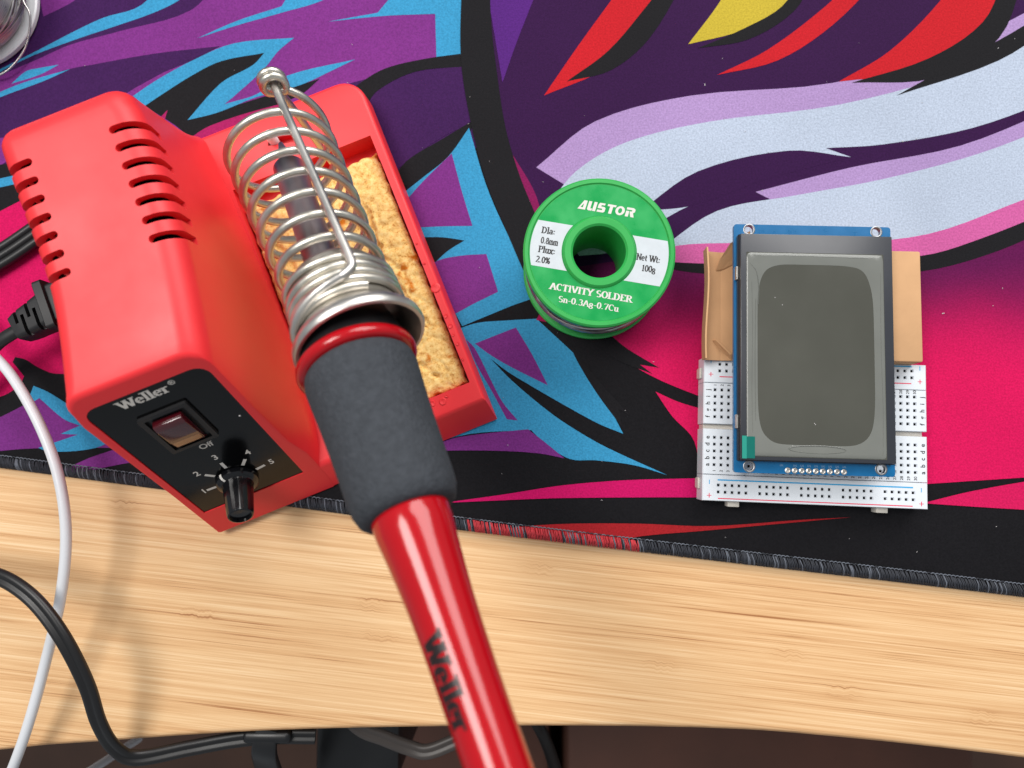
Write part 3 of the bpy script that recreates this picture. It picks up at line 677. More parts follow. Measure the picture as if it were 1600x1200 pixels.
def housing_profile(s, d, zb=4.0):
    xl, xr, xb, zt = tab(XL, s) + d, tab(XR, s) - d, tab(XB, s) - d, ZT - d
    x0 = 0.0 + d; fl = min(1, max(0, (s - .04) / .25))
    r = max(7.0 - d, 1.5); rl = max(6.0 - d, 1.5)
    P = [(x0, zb), (x0 + (xl - x0) * .35, zb + (zt - zb) * .35), (xl - .8, zt - rl - 4)]
    P += [(xl + rl - rl * math.cos(R(a)), zt - rl + rl * math.sin(R(a))) for a in (0, 18, 36, 54, 72, 90)]
    P += [(17.6, zt), (xl + (xr - xl) * .5, zt), (40.0, zt)] if (xl + rl < 17 and xr - r > 40.5) else [(xl + (xr - xl) * f_, zt) for f_ in (.35, .5, .7)]
    P += [(xr - r + r * math.sin(R(a)), zt - r + r * math.cos(R(a))) for a in (0, 15, 30, 45, 60, 75, 90)]
    wz = zt - r
    P += [(xr + (xb - xr) * .25 - .5, wz - (wz - 16) * .35), (xr + (xb - xr) * .55 - .6, wz - (wz - 16) * .7), (xb - .2, 24.0), (xb + .5 * fl, 19.0), (xb + 1.6 * fl, 16.4), (xb + 1.9 * fl, 15.0), (xb + .5, 13.0), (xb, zb)]
    return P

def housing(d, zb, name, m):
    V, F = [], []; S_ = []
    rb = 6.0
    S_ += [(0, d + 1.3, d), (0, d + .4, d + .35), (0, d, d + 1.3)] if d == 0 else [(0, d, d)]
    S_ += [(s, d, 0) for s in (.05, .1, .15, .2, .26, .32, .38, .45, .52, .6, .68, .76, .84, .9)]
    S_ += [(1, d + rb * (1 - math.cos(R(a))), -d - rb * (1 - math.sin(R(a)))) for a in ((0, 15, 30, 45, 60, 75, 90) if d == 0 else (0, 90))]
    for s, dd, off in S_:
        for x, z in housing_profile(s, dd, zb):
            V.append((x, yf(z) + s * (yb(z) - yf(z)) + off, z))
    n = len(housing_profile(0, 0))
    for i in range(len(S_) - 1):
        for k in range(n):
            l = (k + 1) % n
            F.append((i * n + k, (i + 1) * n + k, (i + 1) * n + l, i * n + l))
    F.append(list(range(n))); F.append([(len(S_) - 1) * n + k for k in range(n)][::-1])
    bm = bmesh.new()
    vs = [bm.verts.new(v) for v in V]
    for f in F: bm.faces.new([vs[k] for k in f])
    return bm_obj(name, bm, m, None, 32)

shell = housing(0, 4.0, 'housing', M['red'])
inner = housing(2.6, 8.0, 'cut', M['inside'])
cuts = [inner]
def slot(xi, xo, y, th, z0, left):
    """vent cutter: rounded inner end, open at the flank"""
    h = th / 2; P = []
    if left:
        P = [(xo, y - h), (xi - h, y - h)] + [(xi - h + h * math.sin(R(a)), y - h * math.cos(R(a))) for a in (30, 60, 90, 120, 150)] + [(xi - h, y + h), (xo, y + h)]
    else:
        P = [(xo, y + h), (xi + h, y + h)] + [(xi + h - h * math.sin(R(a)), y + h * math.cos(R(a))) for a in (30, 60, 90, 120, 150)] + [(xi + h, y - h), (xo, y - h)]
    n = len(P); V = [(x, yy, z0) for x, yy in P] + [(x, yy, 90) for x, yy in P]
    F = [tuple(range(n))[::-1], tuple(range(n, 2 * n))] + [(i, (i + 1) % n, n + (i + 1) % n, n + i) for i in range(n)]
    bm = bmesh.new(); vs = [bm.verts.new(v) for v in V]
    for f in F: bm.faces.new([vs[k] for k in f])
    return bm_obj('cut', bm, M['red'], None, 0)
for i in range(7):
    y = 115.6 - i * 5.82
    cuts.append(slot(40.6, 62, y, 2.5, 62.5, False))
    cuts.append(slot(17.0, -6, y + .3, 2.5, 60, True))
# slanted front plane frame: u = x, v = up the slope, w = outward
e_v = Vector((0, .545, .8385)); e_w = Vector((0, -.8385, .545))
TP = Matrix(((1, 0, 0, 0), (0, e_v.y, e_w.y, 0), (0, e_v.z, e_w.z, 4), (0, 0, 0, 1)))
def rrect(x0, x1, y0, y1, r, n=5, rb=None):
    rb = r if rb is None else rb; P = []
    for cx, cy, a0, rr in ((x1 - r, y1 - r, 0, r), (x0 + r, y1 - r, 90, r), (x0 + rb, y0 + rb, 180, rb), (x1 - rb, y0 + rb, 270, rb)):
        P += [(cx + rr * math.cos(R(a0 + 90 * i / n)), cy + rr * math.sin(R(a0 + 90 * i / n))) for i in range(n + 1)]
    return P
def prism_bm(P, z0, z1, T=None):
    n = len(P); bm = bmesh.new()
    vs = [bm.verts.new((x, y, z0)) for x, y in P] + [bm.verts.new((x, y, z1)) for x, y in P]
    bm.faces.new(vs[:n][::-1]); bm.faces.new(vs[n:])
    for i in range(n): bm.faces.new((vs[i], vs[(i + 1) % n], vs[n + (i + 1) % n], vs[n + i]))
    if T is not None: bm.transform(T)
    return bm
PX0, PX1, PV0, PV1 = 3.2, 41.2, 14.2, 78.6
cuts.append(bm_obj('cut', prism_bm(rrect(PX0, PX1, PV0, PV1, 4.5, 5, .4), -.9, 4, TP), M['red'], None, 0))
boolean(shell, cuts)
shell.parent = ST
wn = shell.modifiers.new('even_shading', 'WEIGHTED_NORMAL'); wn.keep_sharp = True; wn.weight = 100

# base with sponge tray
bm = bmesh.new()
vb = [(46, .15, 4), (112, .15, 4), (112.6, 140.5, 4), (40, 140.5, 4), (46, 7.9, 16), (110.8, 7.9, 16), (111.8, 138.8, 16), (40, 138.8, 16)]
vs = [bm.verts.new(v) for v in vb]
for f in ((3, 2, 1, 0), (4, 5, 6, 7), (0, 1, 5, 4), (1, 2, 6, 5), (2, 3, 7, 6), (3, 0, 4, 7)): bm.faces.new([vs[k] for k in f])
bm.edges.ensure_lookup_table()
def E_(a, b): return next(e for e in bm.edges if set(e.verts) == {vs[a], vs[b]})
corner = [E_(2, 6)]; front_c = E_(1, 5)
bmesh.ops.bevel(bm, geom=corner, offset=9, segments=8, affect='EDGES', profile=.5)
top = [e for e in bm.edges if all(abs(v.co.z - 16) < .01 for v in e.verts) and not all(abs(v.co.x - 46) < 7 for v in e.verts)]
bmesh.ops.bevel(bm, geom=top, offset=1.6, segments=4, affect='EDGES', profile=.5)
base = bm_obj('base', bm, M['red'], None, 32)
tray = box_bm(53.2, 108.0, 15.4, 115.0, 5.6, 24, 0)
pinslot = box_bm(-6.5, 3.2, -1.5, 1.5, 12.5, 22, 0, T=Matrix.Translation(TSi @ Vector((-90.0, 115.6, 0))) @ Matrix.Rotation(R(-14), 4, 'Z'))
boolean(base, [bm_obj('cut', tray, M['red'], None, 0), bm_obj('cut', pinslot, M['red'], None, 0)])
base.parent = ST
p = TSi @ Vector((-94.4, 115.4, 0))
lathe('holder_pin', [(0, 12.6), (1.9, 12.6), (1.9, 20.6), (1.6, 21.0), (0, 21.05)], M['pin'], ST, 20, T=Matrix.Translation((p.x, p.y, 0)))
for (x, y) in ((52, 8), (104, 8), (104, 130), (8, 20), (10, 130)):
    lathe('foot', [(0, 2.9), (4, 2.9), (4.4, 4.2), (0, 4.3)], M['black'], ST, 16, T=TR(x, y + 4, 0))
# melted nicks round the tray rim
J = Join(); random.seed(5)
for (x, y, s) in ((109.3, 52, 1.5), (109.0, 41, .6), (109.2, 37, .7), (108.9, 33.5, .5), (109.2, 30, .55), (108.8, 62, .5), (93, 13.3, 1.0), (96.5, 12.6, 1.2), (90, 14.0, .7), (87, 14.3, .6), (98.5, 13.8, .6), (109.0, 70, .4), (108.8, 24, .5)):
    V, F = lathe_data([(0, -.2), (s, -.1), (s * 1.15, .12), (s * .95, .3), (s * .55, .2), (0, .12)], 14)
    T = TR(x, y, 16.0, random.uniform(0, 180)) @ Matrix.Diagonal((1, random.uniform(.5, 1.3), 1, 1)); J.add(V, F, T)
J.link('melt_mark', M['red'], ST)['kind'] = 'stuff'

# control panel
panel = bm_obj('control_panel', prism_bm(rrect(PX0 + .15, PX1 - .15, PV0 + .15, PV1 - .15, 4.3, 5, .3), -.85, -.25, TP), M['panel'], ST, 30)
V, F = stroke_text('Weller', 3.3, thick=.20, thin=.11, serif=.07, width=15.4); link('maker_lettering', V, F, M['print_w'], panel, 0, T=TP @ TR(20.6, 73.6, -.2))['kind'] = 'stuff'
V, F = font_data('®', 2.6, .01); link('registered_mark', V, F, M['print_w'], panel, 0, T=TP @ TR(30.0, 76.3, -.2))
V, F = font_data('Off', 3.4, .016); link('off_lettering', V, F, M['print_w'], panel, 0, T=TP @ TR(22.8, 46.2, -.2))['kind'] = 'stuff'
KU, KV = 21.6, 24.6
for d_, ru, rv in (('1', 9.6, 25.2), ('2', 12.9, 35.0), ('3', 21.9, 39.2), ('4', 31.3, 35.4), ('5', 35.1, 26.4)):
    V, F = font_data(d_, 3.6, .02); link('dial_number', V, F, M['print_w'], panel, 0, T=TP @ TR(ru, rv, -.2))
    a = math.atan2(rv - KV, ru - KU); c, s = math.cos(a), math.sin(a)
    V = [(KU + c * r - s * w, KV + s * r + c * w, -.2) for r, w in ((7.6, -.55), (11.0, -.55), (11.0, .55), (7.6, .55))]
    link('dial_tick', V, [(0, 1, 2, 3)], M['print_w'], panel, 0, T=TP)
V, F = lathe_data([(0, 0), (.35, .05), (.25, .25), (0, .3)], 8); link('dust_speck', V, F, M['lint'], panel, 0, T=TP @ TR(38.3, 53.1, -.25))

# rocker switch
sw = bm_obj('power_switch', prism_bm(rrect(13.4, 29.2, 49.2, 68.0, .6), -.25, .9, TP), M['satin'], None, 30)
boolean(sw, [bm_obj('cut', prism_bm(rrect(15.0, 27.6, 50.4, 66.6, .4), -.15, 4, TP), M['black'], None, 0)])
sw.parent = ST
bm = bmesh.new()      # rocker, tilted: upper half stands proud
P = [(50.8, -.1), (50.9, .5), (52.0, 1.5), (55.2, 2.0), (56.2, 2.2), (62.5, 3.0), (64.6, 2.6), (65.2, -.1)]
vs = [bm.verts.new(TP @ Vector((x, v, w))) for x in (16.4, 25.9) for v, w in P]
n = len(P); bm.faces.new(vs[:n]); bm.faces.new(vs[n:][::-1])
for i in range(n):
    f = bm.faces.new((vs[i], vs[n + i], vs[n + (i + 1) % n], vs[(i + 1) % n])); f.material_index = 1 if i in (0, 1, 2) else 0
bmesh.ops.bevel(bm, geom=bm.edges[:], offset=.45, segments=2, affect='EDGES', profile=.5)
bm_obj('rocker', bm, [M['lens'], M['lens_tip']], sw, 40)

# temperature knob
TK = TP @ Matrix.Translation((KU, KV, -.2))
V, F = [], []
prof = [(0, .1), (6.9, .1), (7.1, .6), (6.9, 1.9), (6.3, 2.5), (5.2, 2.9), (5.05, 3.6), (4.35, 14.4), (4.05, 15.2), (3.6, 15.4), (3.5, 14.3), (0, 14.2)]
seg = 60
for i in range(seg):
    a = 2 * math.pi * i / seg
    for r, z in prof:
        f = 1 - (.035 * (1 + math.cos(20 * a)) / 2 if 3.5 < z < 14.5 and r > 4 else 0)
        V.append(TK @ Vector((r * f * math.cos(a), r * f * math.sin(a), z)))
n = len(prof)
for i in range(seg):
    j = (i + 1) % seg
    for k in range(n - 1): F.append((i * n + k, j * n + k, j * n + k + 1, i * n + k + 1))
knob = link('temperature_knob', V, F, M['knob'], ST, 35)
a = R(112); c, s = math.cos(a), math.sin(a)
P = [(7.15, .9), (7.0, 1.95), (6.35, 2.62), (5.3, 3.0)]
V = [TK @ Vector((c * r - s * w, s * r + c * w, z + .04)) for r, z in P for w in (-.45, .45)]
link('pointer_line', V, [(2 * i, 2 * i + 1, 2 * i + 3, 2 * i + 2) for i in range(3)], M['print_w'], knob, 0)

# ---- wire iron holder (coil, guide rod, bell) : built along its own axis, then moved into the station's frame
c0, c1 = Vector((-79.9, 97.6, 50)), Vector((-53.9, 46.4, 72))
ax = (c1 - c0).normalized(); LC = (c1 - c0).length
cu = (Vector((0, 0, 1)) - ax * ax.z).normalized(); cs = cu.cross(ax)      # cs points to the right
if cs.x < 0: cs = -cs
def cpt(h, r, phi):   # phi from the coil's top towards the right
    return c0 + ax * h + cu * (r * math.cos(phi)) + cs * (r * math.sin(phi))
PH = R(30)
def rad(h): return 16.8 - 2.6 * min(max(h / LC, 0), 1)
rod_b, rod_f = cpt(-9.8, 18.2, R(28)), cpt(LC + 6, 17.4, R(29))
rd = (rod_f - rod_b).normalized()
eye = rod_b + rd * 2.5
ra = (cs - rd * cs.dot(rd)).normalized(); rbv = rd.cross(ra)
if rbv.dot(cu) < 0: rbv = -rbv
path = []; N_ = 48; tight, turns = 4.0, 8.08
for i in range(int((tight + turns) * N_) + 1):
    t = i / N_                       # turns counted from the front
    if t < tight: h = LC + 2.5 + (tight - t) * 2.6; r = 15.1
    else:
        u = t - tight
        h = LC + 2.5 - u * (LC + 2.5 + 1.5) / 7.7; r = rad(h)
        if u < 1: r = 15.1 + (r - 15.1) * u
        if u > 7.72: q = (u - 7.72) / .36; h -= 4.2 * q * q; r += .3 * q
    path.append(cpt(h, r, R(20) - 2 * math.pi * (t - .05)))
# the wire leaves the coil and closes into a small eye round the guide rod
pl = path[-1]
loop = [eye + ra * (3.4 * math.cos(a)) + rbv * (3.4 * math.sin(a)) - rd * (2.5 * a / (2 * math.pi) - 1.5) for a in [-.9 + 2 * math.pi * i / 22 for i in range(0, 46)]]
full = path[:-1] + catmull([path[-6], pl, loop[0], loop[3]], 5)[5:10] + loop
V, F = sweep_data(full, circ(1.25, 10)); V = [TSi @ v for v in V]
holder = link('iron_holder_coil', V, F, M['steel'], ST, 60)
# guide rod: straight along the top, bends left into a last wrap round the coil mouth
wrap = [cpt(LC + 9.5 + 5.0 * (1 - math.exp(-k / 6)), 16.9 - .1 * min(k, 12), R(27 - 12 * k)) for k in range(1, 17)]
rodpath = [rod_b - rd * 3.0 + (rod_f - rod_b + rd * 3.0) * (i / 12) for i in range(13)] + catmull([rod_f - rd * 3, rod_f, rod_f + rd * 2.2 - cs * .8, wrap[0], wrap[1]], 5)[6:-5] + wrap
V, F = sweep_data(rodpath, circ(1.3, 10)); V = [TSi @ v for v in V]
link('guide_rod', V, F, M['steel2'], holder, 60)
# bell mouth
TB = Matrix.Translation(c0) @ Matrix(((cs.x, cu.x, ax.x, 0), (cs.y, cu.y, ax.y, 0), (cs.z, cu.z, ax.z, 0), (0, 0, 0, 1)))
if TB.to_3x3().determinant() < 0: TB = TB @ Matrix.Diagonal((-1, 1, 1, 1))
h0 = LC
V, F = lathe_data([(12.2, h0 - 4), (13.4, h0 - 2), (13.7, h0 + 6), (14.0, h0 + 12), (14.8, h0 + 14.5), (16.3, h0 + 16.4), (17.6, h0 + 17.6), (18.4, h0 + 18.8), (18.6, h0 + 20.2), (18.1, h0 + 21.2), (17.2, h0 + 21.3), (16.6, h0 + 20.4), (15.6, h0 + 18.6), (14.0, h0 + 16.4), (13.2, h0 + 14), (12.9, h0 + 6), (12.0, h0 - 3)], 64, True)
link('bell_mouth', [TSi @ (TB @ v) for v in V], F, M['steel2'], holder, 50)
# mounting leg from the eye down to the base
leg = catmull([eye + Vector((1.5, -2.0, -2.5)), eye + Vector((3, -3.0, -14)), Vector((-71.5, 105.5, 24)), Vector((-70.2, 104.6, 12))], 8)
V, F = sweep_data(leg, circ(1.3, 10)); link('mounting_leg', [TSi @ v for v in V], F, M['steel'], holder, 60)

# ================================================================== sponge
SP = thing('cleaning_sponge', 'worn yellow cellulose sponge lying in the red station tray', 'sponge', SO, SA)
nx, ny = 92, 150; x0, x1, y0, y1 = 54.0, 107.3, 15.9, 109.5
def sponge_top(x, y):
    p = Vector((x, y, 0))
    z = 13.6 + .9 * noise.fractal(p * .05, 1.0, 2.0, 3) + .30 * noise.noise(p * .35) + .14 * noise.noise(p * 1.1) + .16 * noise.noise(p * 2.4)
    # two long cracks and a crater
    for (ax_, ay, bx, by, dp, w) in ((97, 92, 94, 66, 1.5, 1.0), (96, 62, 101, 40, 1.3, .9), (88, 34, 98, 22, 1.4, .9), (92, 80, 102, 58, .8, .7), (70, 60, 60, 90, 1.2, 1)):
        d = Vector((bx - ax_, by - ay)); q = Vector((x - ax_, y - ay)); t = max(0, min(1, q.dot(d) / d.length_squared))
        e = (q - d * t).length + 2.2 * noise.noise(p * .3) + .8 * noise.noise(p * .9)
        z -= .75 * dp * math.exp(-(e / (w * .7)) ** 2) - .35 * math.exp(-((e - 2) / 1.6) ** 2)
    z -= 2.4 * math.exp(-(((x - 82) / 2) ** 2 + ((y - 25) / 1.6) ** 2))
    pr = noise.noise(p * 1.4 + Vector((9, 3, 1)))
    if pr > .34: z -= (pr - .34) * 1.4
    z -= .55 * max(0, .12 - abs(noise.noise(p * .11 + Vector((3, 7, 2))))) / .12
    return z
V, F = [], []
for j in range(ny + 1):
    for i in range(nx + 1):
        u, v = i / nx, j / ny
        x = x0 + (x1 - x0) * u; y = y0 + (y1 - y0) * v
        ex_ = .7 * noise.noise(Vector((u * 0, y * .35, 5))) ; ey_ = .8 * noise.noise(Vector((x * .3, 0, 8)))
        x += ex_ * (2 * u - 1); y += ey_ * (2 * v - 1) - (1.6 * (1 - u) if v > .5 else 0) * v
        z = sponge_top(x, y)
        ed = min(u, 1 - u) * (x1 - x0); ed2 = min(v, 1 - v) * (y1 - y0)
        z -= 1.4 * math.exp(-min(ed, ed2) / .8)
        V.append((x, y, z))
for j in range(ny):
    for i in range(nx):
        a = j * (nx + 1) + i; F.append((a, a + 1, a + nx + 2, a + nx + 1))
per = [i for i in range(nx + 1)] + [j * (nx + 1) + nx for j in range(1, ny + 1)] + [ny * (nx + 1) + i for i in range(nx - 1, -1, -1)] + [j * (nx + 1) for j in range(ny - 1, 0, -1)]
b0 = len(V)
for k in per: V.append((V[k][0], V[k][1], 5.9))
for i in range(len(per)):
    l = (i + 1) % len(per); F.append((per[l], per[i], b0 + i, b0 + l))
F.append([b0 + i for i in range(len(per))][::-1])
link('sponge_block', V, F, M['sponge'], SP, 60)
bits = [(Vector((98.5, 47, 15.2)), .5), (Vector((99.5, 46.2, 15.2)), .4), (Vector((97.5, 51, 15)), .35)]
J = Join()
for c, s in bits:
    q = TS @ c
    P = catmull([c + Vector((-1.6 * s, 0, 0)), c + Vector((-.4 * s, .8 * s, .7 * s)), c + Vector((.9 * s, .2 * s, .3 * s)), c + Vector((1.9 * s, .9 * s, .9 * s))], 4)
    V, F = sweep_data(P, circ(.3, 6)); J.add(V, F)
J.link('solder_bit', M['solder'], SP, 60)['kind'] = 'stuff'

# ================================================================== soldering iron
A = Vector((-61.99, 59.22, 65.0)); dv = Vector((.38209, -.85306, .35537)).normalized()
xr_ = Vector((0, 0, 1)).cross(dv).normalized(); yu = dv.cross(xr_)
rot = Matrix(((xr_.x, yu.x, dv.x), (xr_.y, yu.y, dv.y), (xr_.z, yu.z, dv.z))).to_euler()
IR = thing('soldering_iron', 'soldering iron with glossy red handle and black foam grip, resting in the coil', 'soldering iron', A, rot=rot)
lathe('tip', [(0, -48.5), (.8, -47.5), (2.0, -42), (2.3, -36.5), (2.3, -30)], M['barrel'], IR, 24)
lathe('heater_barrel', [(2.2, -37.2), (4.3, -37.0), (5.0, -36.0), (5.05, 6), (5.9, 8), (6.2, 12), (8.8, 15), (9.4, 18), (9.4, 33)], M['barrel'], IR, 40)
col = lathe('collar', [(9.3, 22), (11.6, 24), (12.6, 28), (14.0, 33.0), (15.0, 37.0), (15.2, 40.6), (12, 40.8)], M['black'], IR, 56)
lathe('flange_ring', [(12.8, 39.9), (15.7, 40.1), (16.5, 40.9), (16.7, 42.0), (16.5, 43.1), (15.8, 43.8), (14.0, 44.0)], M['handle'], IR, 64)
lathe('foam_grip', [(11, 43.2), (14.0, 43.3), (15.0, 44.4), (15.4, 47), (15.2, 50), (14.6, 58), (14.2, 66), (13.9, 74), (13.7, 80), (13.4, 83.6), (12.5, 86.2), (11.2, 87.4), (9.5, 87.6)], M['foam'], IR, 64)
hp = [(9.4, 86), (9.85, 88), (9.6, 92), (9.0, 97), (8.45, 103), (7.9, 110), (7.5, 118), (7.2, 127), (7.0, 137), (6.9, 150), (6.7, 160), (6.0, 163), (3.6, 165), (2.4, 166)]
handle = lathe('handle', hp, M['handle'], IR, 64)
def hr(h): return tab([(b, a) for a, b in hp], h)
V, F = stroke_text('Weller', 5.0, thick=.24, thin=.13, serif=.07, width=20.5, fine=5)
W_ = []
# fine rows so that the strokes follow the round handle
for x, y, z in V:
    h = 127.5 + x; r = hr(h) + .09 + z * .6; ph = R(137) - y / 7.2
    W_.append((r * math.cos(ph), r * math.sin(ph), h))
link('handle_lettering', W_, F, M['print_kr'], handle, 0)['kind'] = 'stuff'
Wi = (Matrix.Translation(A) @ rot.to_matrix().to_4x4()).inverted()
cordp = catmull([Wi @ Vector(p) for p in ((-1.2, -76.5, 121.5), (2.0, -83.5, 124.5), (7, -96, 127), (13, -116, 118), (17, -132, 90), (17, -136, 50), (14, -132, 0), (9, -122, -34), (1, -112, -48), (-12, -100, -56), (-40, -80, -60))], 8)
tube('cord', cordp, 2.6, M['bcable'], IR, 12)

# ================================================================== solder spools
def spool(name, label, loc, rz, plastic, wire_r, group):
    o = thing(name, label, 'solder spool', loc, R(rz), group)
    prof = [(9, .2), (12, 0), (25.6, 0), (26.1, .5), (26.1, 2.0), (25.5, 2.5), (13.6, 2.8), (13.6, 24.1), (25.5, 24.3), (26.1, 24.8), (26.1, 26.9), (25.5, 27.5), (24.4, 27.5), (24.0, 27.0), (12.7, 27.0), (12.4, 27.6), (11.8, 28.1), (9.8, 28.1), (9.1, 27.5), (9.0, 26.5)]
    lathe('reel', prof, plastic, o, 96, True, smooth=35)
    J = Join(); random.seed(len(name) + 3)
    P = []
    nt = 25
    for i in range(nt * 40 + 1):
        t = i / 40; a = 2 * math.pi * t
        P.append((wire_r * math.cos(a) + 0 * t, wire_r * math.sin(a), 3.4 + 20.3 * t / nt + .12 * math.sin(a * 3 + t)))
    V, F = sweep_data(P, circ(.42, 6)); J.add(V, F)
    for q in range(9):          # loose crossing turns on top of the winding
        za, zb_ = random.uniform(4, 22), random.uniform(4, 22); a0 = random.uniform(0, 6.28); rr = wire_r + .55 + .12 * q
        P = [(rr * math.cos(a0 + 2 * math.pi * i / 60), rr * math.sin(a0 + 2 * math.pi * i / 60), za + (zb_ - za) * (.5 - .5 * math.cos(math.pi * i / 30)) ) for i in range(61)]
        V, F = sweep_data(P, circ(.42, 6)); J.add(V, F)
    J.link('solder_wire', M['solder'], o, 60)
    return o
gs = spool('solder_spool', 'green spool of solder wire with a green and white paper label', (24.8, 68.0, 3.5), -10, M['green'], 23.6, None)
# label: green ring, white band across, lettering
LZ = 27.06
def band(v0, v1, r0, r1, side, n=14):
    """piece of the ring between the chords v0 and v1"""
    P = []
    a1, a0 = math.asin(v1 / r1), math.asin(v0 / r1)
    b1, b0 = math.asin(v1 / r0), math.asin(v0 / r0)
    out = [(r1 * math.cos(a0 + (a1 - a0) * i / n), r1 * math.sin(a0 + (a1 - a0) * i / n)) for i in range(n + 1)]
    inn = [(r0 * math.cos(b0 + (b1 - b0) * i / n), r0 * math.sin(b0 + (b1 - b0) * i / n)) for i in range(n + 1)]
    V = [(side * x, y, 0) for x, y in out] + [(side * x, y, 0) for x, y in inn]
    F = [(i, i + 1, n + 2 + i, n + 1 + i) if side > 0 else (i + 1, i, n + 1 + i, n + 2 + i) for i in range(n)]
    return V, [f[::-1] for f in F]
V, F = [], []
for i in range(97):
    a = 2 * math.pi * i / 96
    V += [(12.75 * math.cos(a), 12.75 * math.sin(a), LZ), (23.85 * math.cos(a), 23.85 * math.sin(a), LZ)]
lab = link('label', V, [(2 * i, 2 * i + 1, 2 * i + 3, 2 * i + 2) for i in range(96)], M['glabel'], gs, 0)
for s in (1, -1):
    V, F = band(-8.4, 7.7, 12.9, 23.75, s)
    V = [(x, y, LZ + .05) for x, y, z in V]
    f0 = F[0]; nz = (Vector(V[f0[1]]) - Vector(V[f0[0]])).cross(Vector(V[f0[2]]) - Vector(V[f0[0]])).z
    link('white_band', V, F if nz > 0 else [f[::-1] for f in F], M['wlabel'], lab, 0)
JW, JK = Join(), Join()
# maker's name in heavy slanted capitals with cut-through A and R
def poly(J, P, x, y, z): J.add([(p[0] + x, p[1] + y, z) for p in P], [list(range(len(P)))])
def brand(J, x, y, h, w):
    def q(P): J.add([(x + (a + .10 * b) * w, y + b * h, LZ + .06) for a, b in P], [list(range(len(P)))])
    q([(0, 0), (.20, .22), (.38, .66), (.38, 1), (.34, 1)])                       # A
    q([(0, 0), (.38, 0), (.38, .22), (.20, .22)])
    q([(.38, 0), (.60, 0), (.60, 1), (.38, 1)])
    q([(.72, .14), (.72, 1), (.96, 1), (.96, .24), (1.10, .24), (1.10, 0), (.82, 0)])           # U
    q([(1.14, 0), (1.14, 1), (1.38, 1), (1.38, 0)])
    q([(1.50, .80), (1.50, .40), (1.86, .40), (1.86, .24), (1.50, .24), (1.50, 0), (2.0, 0), (2.10, .12), (2.10, .50), (2.0, .62), (1.74, .62), (1.74, .78), (2.0, .78), (2.0, 1), (1.58, 1)])
    q([(2.20, 1), (2.20, .78), (2.40, .78), (2.40, 0), (2.64, 0), (2.64, .78), (2.86, .78), (2.86, 1)])
    J.add([(x + (3.24 + .36 * math.cos(R(a)) * k + .10 * (.5 + .5 * math.sin(R(a)) * k)) * w, y + (.5 + .5 * math.sin(R(a)) * (k if k == 1 else .56)) * h, LZ + .06) for a in range(0, 361, 20) for k in (1, .42)], [(2 * i, 2 * i + 1, 2 * i + 3, 2 * i + 2)[::-1] for i in range(18)])
    q([(3.70, 0), (3.70, .62), (3.94, .62), (3.94, 0)])
    q([(3.70, .76), (3.70, 1), (4.22, 1), (4.38, .86), (4.38, .58), (4.26, .46), (4.40, 0), (4.14, 0), (4.00, .44), (4.00, .60), (4.14, .62), (4.14, .76)])
brand(JW, -9.9, 13.9, 3.3, 4.45)
V, F = stroke_text('ACTIVITY SOLDER', 2.2, thick=.22, thin=.10, serif=.07, width=28.5); JW.add(V, F, TR(-.4, -15.5, LZ + .06))
V, F = stroke_text('Sn-0.3Ag-0.7Cu', 2.0, thick=.18, thin=.09, serif=.06, width=20.8); JW.add(V, F, TR(-.6, -19.4, LZ + .06))
for s, u, v, w in (('Dla:', -18.3, 3.4, 4.8), ('0.8mm', -17.4, -.2, 6.0), ('Plux:', -17.7, -3.4, 6.0), ('2.0%', -18.5, -7.0, 4.9), ('Net Wt:', 17.0, -.4, 8.2), ('100g', 17.6, -4.0, 4.8)):
    V, F = stroke_text(s, 2.1, thick=.20, thin=.12, serif=.06, width=w); JK.add(V, F, TR(u, v, LZ + .09))
JW.link('label_lettering', M['print_w'], lab, 0)['kind'] = 'stuff'; JK.link('band_lettering', M['print_k'], lab, 0)['kind'] = 'stuff'
o2 = spool('solder_spool', 'silver solder wire wound on a clear white spool in the top left corner', (-220.6, 176.6, 3.5), 15, M['wflange'], 22.6, None)
le = catmull([(25.0 * math.cos(R(a)), 25.0 * math.sin(R(a)), 8) for a in (-10, -20)] + [((26 + k) * math.cos(R(a)), (26 + k) * math.sin(R(a)), z) for a, k, z in ((-30, 2.0, 7), (-45, 3.6, 5), (-60, 5.0, 3.5), (-80, 6.0, 2.5), (-105, 4.0, 2))], 8)
tube('loose_wire_end', le, .42, M['solder'], o2, 8)

# ================================================================== cardboard box piece
CB = thing('cardboard_box', 'small torn brown cardboard box lying under the display module', 'box', (63.4, 32.6, 3.3), R(-1.5))
def sheet(P, th=.5, m=None):
    """solid card sheet from a quad strip: P = list of (left point, right point)"""
    V, F = [], []
    for a, b in P: V += [Vector(a), Vector(b)]
    n = len(P)
    nrm = (Vector(P[0][1]) - Vector(P[0][0])).cross(Vector(P[1][0]) - Vector(P[0][0])).normalized()
    W = V + [v - nrm * th for v in V]
    F = [(2 * i, 2 * i + 1, 2 * i + 3, 2 * i + 2) for i in range(n - 1)]
    o = 2 * n
    F += [(o + 2 * i + 2, o + 2 * i + 3, o + 2 * i + 1, o + 2 * i) for i in range(n - 1)]
    F += [(2 * i + 2, o + 2 * i + 2, o + 2 * i, 2 * i) for i in range(n - 1)] + [(2 * i, o + 2 * i, o + 2 * i + 2, 2 * i + 2) for i in []]
    F += [(2 * i + 1, o + 2 * i + 1, o + 2 * i + 3, 2 * i + 3) for i in range(n - 1)]
    F += [(1, 0, o, o + 1), (2 * n - 2, 2 * n - 1, o + 2 * n - 1, o + 2 * n - 2)]
    return W, F
zt = 16.0
box('body', 14, 75.6, 0.4, 40.2, 0, zt, M['card'], CB, .7, 2)
